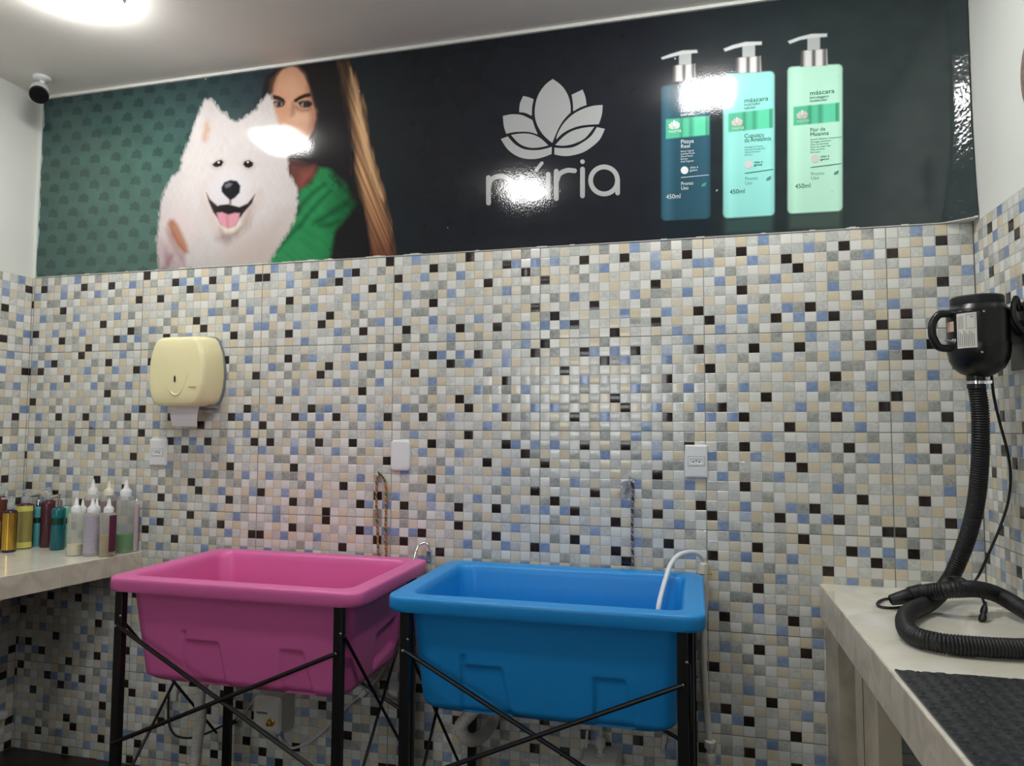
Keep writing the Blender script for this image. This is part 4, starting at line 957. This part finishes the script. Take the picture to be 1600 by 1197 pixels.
m = MB(); p = at(568, 1083, 1, -.022); m.lathe([(.009, -.018), (.011, -.012), (.011, .008), (.008, .014)], p, 12, (.7, 0, .7)); m.lathe([(.012, 0), (.012, .02)], at(576, 1077, 1, -.021), 6, (.7, 0, .7)); m.build('fitting', M_white, t, smooth=True, angle=40)
m = MB(); m.tube(spline([at(264, 1080, 1, -.02), at(263, 1100, 1, -.015), at(263, 1125, 1, -.012), at(268, 1142, 1, -.012), at(278, 1151, 1, -.012), at(300, 1153, 1, -.012), at(325, 1145, 1, -.012), at(350, 1133, 1, -.014), at(362, 1129, 1, -.016)], 8), .004, 8)
t = thing('heater_cord', 'black cord hanging in a loop on the wall under the pink tub', 'cord', (-1.4, -.01, .2)); m.build('cable', M_rubber, t, smooth=True)
m = MB(); m.tube([at(360, 1130, 1, -.016), at(369, 1127, 1, -.016)], .009, 10); m.build('plug', M_rubber, t, smooth=True)
m = MB(); m.tube(spline([at(370, 1126, 1, -.018), at(380, 1118, 1, -.02), at(388, 1105, 1, -.02), at(402, 1088, 1, -.03)], 6), .004, 8)
tag(m.build('thin_cable', M_offw, smooth=True), 'thin white cable left of the white heater, going up behind it', 'cable')
p = at(275, 1082, 1, 0); m = MB(); m.box((p.x-.012, -.016, p.z-.03), (p.x+.014, -.0005, p.z+.035)); tag(m.build('junction_box', M_offw, bevel=.003), 'small cream junction box on the wall below the pink tub', 'box')

# under the blue tub: trap, second heater with fittings, socket plate
m = MB(); P = resample(spline([(-.075, -.32, .549), at(722, 1130, 1, -.32), at(722, 1145, 1, -.315), at(729, 1154, 1, -.30), at(741, 1156, 1, -.26), at(757, 1147, 1, -.18), at(768, 1132, 1, -.08), at(774, 1116, 1, -.045)], 12), .003)
m.tube(P, .02, 16, rf=lambda i: .020 if i % 3 else .0178)
t = thing('sink_trap', 'white curved waste trap under the left side of the blue tub', 'pipe', (-.07, -.3, .45)); m.build('corrugated_tube', M_offw, t, smooth=True, angle=80)
m = MB(); m.lathe([(.022, .515), (.033, .545), (.033, .549), (.024, .549)], (-.075, -.32, 0), 20); m.build('collar', M_offw, t, smooth=True, angle=40)
q1 = at(905, 1186, 1, -.11); q2 = at(966, 1186, 1, -.11)
box_unit('pump_box', 'white boxy unit low on the wall under the blue tub', q1.x, q2.x, .06, q1.z, .11, False, M_offw)
m = MB(); m.tube(spline([at(918, 1140, 1, -.06), at(917, 1152, 1, -.06), at(915, 1168, 1, -.06)], 6), .005, 10); tag(m.build('short_tube', M_offw, smooth=True), 'short white tube end hanging above the boxy unit, left of the round fitting', 'tube')
p = at(938, 1160, 1, -.06); m = MB(); m.tube([p+Vector((0, 0, .06)), p], .006, 10); m.lathe([(.008, .022), (.016, .014), (.018, 0), (.016, -.014), (.010, -.020), (.010, -.034), (.016, -.034), (.016, -.042)], p, 20)
tag(m.build('round_fitting', M_offw, smooth=True, angle=40), 'round white pipe fitting above the boxy unit under the blue tub', 'fitting')
p = at(1037, 1158, 1, -.03); m = MB(); m.tube(spline([p+Vector((.006, 0, .02)), p+Vector((0, 0, 0)), p+Vector((-.004, 0, -.022))], 4), .007, 10); m.lathe([(.010, 0), (.010, .022), (.007, .026)], p+Vector((0, 0, -.005)), 12, (.1, 0, 1))
pgo = m.build('hanging_plug', M_offw, smooth=True); tag(pgo, 'white two-pin plug dangling under the right end of the blue tub', 'plug')
m = MB()
for s in (-.004, .004): m.tube([p+Vector((-.004+s, 0, -.024)), p+Vector((-.006+s, 0, -.040))], .0018, 6)
m.build('pins', M_chrome, pgo)
t = plate('power_outlet', 1069, 1100, 1030, 1082, 'white power outlet low on the wall beside the blue tub stand', 'outlet', 'socket')

# small white things at the lower left
p = at(3, 1116, 0, XL+.02); m = MB(); m.tube([(XL+.0005, p.y, p.z), (XL+.03, p.y, p.z)], .012, 14); m.lathe([(.018, 0), (.020, .006), (.020, .024), (.014, .03)], (XL+.026, p.y, p.z-.015), 12, (0, 0, 1)); tag(m.build('pipe_stub', M_white, smooth=True, angle=40), 'white pipe stub low on the left wall under the counter', 'pipe')
m = MB(); q = at(180, 1215, 1, -.30)
m.lathe([(.030, 0), (.033, .006), (.033, .11), (.026, .13), (.014, .14), (.014, .16)], (-1.352, -.41, 0), 20)
tag(m.build('plastic_jug', M_white, smooth=True, angle=40), 'white plastic bottle on the floor behind the pink tub left leg', 'bottle')

# oval decal on right wall at the frame edge
m = MB(); pa = at(1594, 130, 0, XR); zc_ = pa.z; R1, R2 = .125, .085; n = 40
L_ = [[(XR-.0008-k*.0012, pa.y-.056+.05*math.cos(2*PI*i/n)*(1-.03*k), zc_+R2*1.06*math.sin(2*PI*i/n)*(1-.02*k)) for i in range(n)] for k in (0, 1)]
m.loft(L_); tag(m.build('wall_decal', mat('brown_fur_print', (140,118,112), .5, noise=.35, nscale=60)), 'brownish oval sticker on the white right wall at the photo edge', 'sticker')

# ------------------------------------------------------------------ bottles on the left counter
ZC = .8505
def pump_bottle(px, pyb, wpx, pyt, body, label_, kind='pump', band=None, lab=None, cap=M_chrome, name='shampoo_bottle', extras=None):
    """bottle standing where its base is seen; wpx = width, pyt = shoulder row"""
    p = at(px, pyb, 2, ZC); D = (p-Vector((CX, CY, CZ))).dot(F_); r = wpx*D/FPX/2; hgt = at(px, pyt, 1, p.y+r).z-ZC
    p.x = max(at(px, 850, 1, p.y+r).x, XL+r+.004)
    t = thing(name, label_, 'bottle', (p.x, p.y, ZC), 'pump bottles on the left counter')
    y0 = p.y+r
    m = MB(); m.lathe([(r*.9, 0), (r, .004), (r, hgt*.93), (r*.93, hgt*.975), (r*.7, hgt), (r*.42, hgt+.002), (r*.42, hgt+.010)], (p.x, y0, ZC), 28); m.build('body', body, t, smooth=True, angle=50)
    if cap:
        m = MB(); m.lathe([(r*.5, 0), (r*.5, .026), (r*.42, .028), (r*.2, .030), (r*.2, .044), (r*.34, .045), (r*.34, .052), (r*.1, .054)], (p.x, y0, ZC+hgt+.003), 20)
        m.tube([(p.x, y0, ZC+hgt+.050), (p.x-.034, y0-.008, ZC+hgt+.045)], [.006, .004], 8); m.build('pump', cap, t, smooth=True, angle=40)
    def wrap(z0, z1, mat_, nm, a0=-PI*.98, a1=-.02, dd=.0006, lbl=None):
        m = MB(); L = []; n = 20
        for k in range(n+1):
            a = a0+(a1-a0)*k/n; c_, s_ = math.cos(a), math.sin(a); R1, R2 = r+.0002, r+dd
            L.append([(p.x+R1*c_, y0+R1*s_, ZC+z0), (p.x+R1*c_, y0+R1*s_, ZC+z1), (p.x+R2*c_, y0+R2*s_, ZC+z1), (p.x+R2*c_, y0+R2*s_, ZC+z0)])
        m.loft(L); m.build(nm, mat_, t, smooth=True, angle=40, label=lbl)
    if band: wrap(hgt*band[0], hgt*band[1], band[2], 'band')
    if lab:
        for z0, z1, mt_, nm in lab: wrap(hgt*z0, hgt*z1, mt_, nm, -PI*.60, PI*.07, .0012)
    return t
M_gold = mat('gold_label_foil', (206,164,70), .22, metal=.85); M_dkpur = mat('dark_purple_plastic', (48,24,50), .2); M_wine = mat('wine_plastic', (84,36,48), .25)
M_yel = mat('lime_label', (218,214,110), .3); M_olive = mat('olive_gold_label', (166,154,92), .25, metal=.3)
M_aqua = mat('aqua_plastic', (84,176,180), .25); M_teal = mat('deep_teal_plastic', (12,100,108), .22); M_mint = mat('mint_plastic', (130,212,178), .28)
M_gband = mat('dark_green_band', (10,62,48), .3, metal=.2); M_clearcap = mat('clear_pump', (205,215,215), .12, alpha=.45)
M_brownb = mat('amber_brown_plastic', (92,48,34), .2)
pump_bottle(-1, 860, 17, 776, M_brownb, 'dark amber pump bottle at the left edge of the counter', cap=M_clearcap, lab=[(.15, .55, M_gold, 'label')])
pump_bottle(14, 864.5, 20, 797, M_dkpur, 'purple pump bottle with a tall gold foil label', cap=M_clearcap, lab=[(.06, .94, M_gold, 'label')])
pump_bottle(37, 859, 25, 787, M_wine, 'dark bottle with olive label and yellow label ends', cap=M_clearcap, lab=[(.02, .15, M_yel, 'label_end'), (.15, .84, M_olive, 'label'), (.84, .96, M_yel, 'label_end')])
pump_bottle(57.5, 855, 15, 792, M_aqua, 'light aqua pump bottle with a dark green band', cap=M_chrome, band=(.60, .74, M_gband))
pump_bottle(73.5, 856.5, 21, 782, M_wine, 'tall wine brown pump bottle between the aqua and teal bottles', cap=M_clearcap)
pump_bottle(89.5, 861, 20.5, 793, M_teal, 'deep teal pump bottle with a dark green band', cap=M_chrome, band=(.60, .76, M_gband))
pump_bottle(105, 855, 15, 791, M_mint, 'mint green pump bottle beside the deep teal bottle', cap=M_chrome, band=(.58, .72, M_gband))
# writing dots on labels
def squeeze(px, pyb, wpx, pyt, pyn, label_, liquid=None, fill_=.3, lab=None, back=0.0, fine=M_white, group='squeeze bottles on the left counter'):
    p = at(px, 860, 1, pyb); D = (p-Vector((CX, CY, CZ))).dot(F_); s = D/FPX; r = wpx*s/2; hgt = at(px, pyt, 1, pyb+r).z-ZC; nh = (pyt-pyn)*s
    p.x = at(px, 850, 1, p.y+r).x
    t = thing('squeeze_bottle', label_, 'bottle', (p.x, p.y, ZC), group); y0 = p.y+r
    m = MB(); m.lathe([(r*.92, 0), (r, .004), (r, hgt*.90), (r*.94, hgt*.97), (r*.8, hgt), (r*.45, hgt+.001)], (p.x, y0, ZC), 28); m.build('body', M_trans, t, smooth=True, angle=50)
    m = MB(); m.lathe([(r*.62, 0), (r*.62, nh*.30), (r*.5, nh*.38), (r*.28, nh*.5), (r*.16, nh*.9), (r*.10, nh)], (p.x, y0, ZC+hgt+.001), 20); m.build('nozzle_cap', fine, t, smooth=True, angle=40)
    if liquid:
        m = MB(); m.lathe([(r*.86, .003), (r*.93, .006), (r*.93, hgt*fill_), (r*.5, hgt*fill_+.0005)], (p.x, y0, ZC), 24); m.build('liquid', liquid, t, smooth=True, angle=40)
    if lab:
        m = MB(); a0, a1, z0, z1, mt_ = lab; L = []
        for k in range(13):
            a = a0+(a1-a0)*k/12; c_, s_ = math.cos(a), math.sin(a); L.append([(p.x+(r+.0003)*c_, y0+(r+.0003)*s_, ZC+z0*hgt), (p.x+(r+.0003)*c_, y0+(r+.0003)*s_, ZC+z1*hgt), (p.x+(r+.001)*c_, y0+(r+.001)*s_, ZC+z1*hgt), (p.x+(r+.001)*c_, y0+(r+.001)*s_, ZC+z0*hgt)])
        m.loft(L); m.build('label', mt_, t, smooth=True, angle=40)
    return t
M_trans = mat('frosted_clear_plastic', (226,228,222), .3, alpha=.30)
M_lcream = mat('cream_liquid', (232,220,186), .3); M_lyel = mat('amber_liquid', (176,148,88), .3); M_lgreen = mat('green_liquid', (22,150,48), .25); M_lred = mat('wine_liquid', (112,22,52), .3); M_lpur = mat('pale_purple_print', (176,170,184), .5, noise=.22, nscale=200)
M_lwine = mat('wine_label', (92,34,58), .5)
squeeze(194, -.078, 27, 775, 750, 'tall clear squeeze bottle holding green liquid', M_lgreen, .33)
squeeze(167, -.076, 24, 774, 751, 'tall clear squeeze bottle with wine red liquid in the rear row', M_lred, .9, fine=mat('ivory_cap', (228,224,206), .4))
squeeze(142, -.076, 23, 773, 749, 'rear squeeze bottle with white nozzle behind the pale purple label', M_lred, .9)
squeeze(211, -.030, 8, 784, 779, 'narrow pinkish bottle beside the green liquid bottle, nearest the pink tub', mat('pink_liquid', (206,170,186), .4), .95)
squeeze(117, -.185, 24, 800, 778, 'front squeeze bottle with a little cream liquid', M_lcream, .26)
squeeze(127, -.132, 18, 800, 780, 'squeeze bottle half hidden behind the cream liquid bottle', None)
squeeze(142.5, -.175, 24, 801, 778, 'front squeeze bottle with a pale purple printed label', None, lab=(-PI*.58, PI*.05, .08, .92, M_lpur))
squeeze(149, -.123, 18, 800, 779, 'squeeze bottle tucked behind the purple labelled one', None)
squeeze(168, -.165, 24, 801, 779, 'front squeeze bottle with amber liquid and wine red label', M_lyel, .5, lab=(-PI*.22, PI*.12, .12, .95, M_lwine))
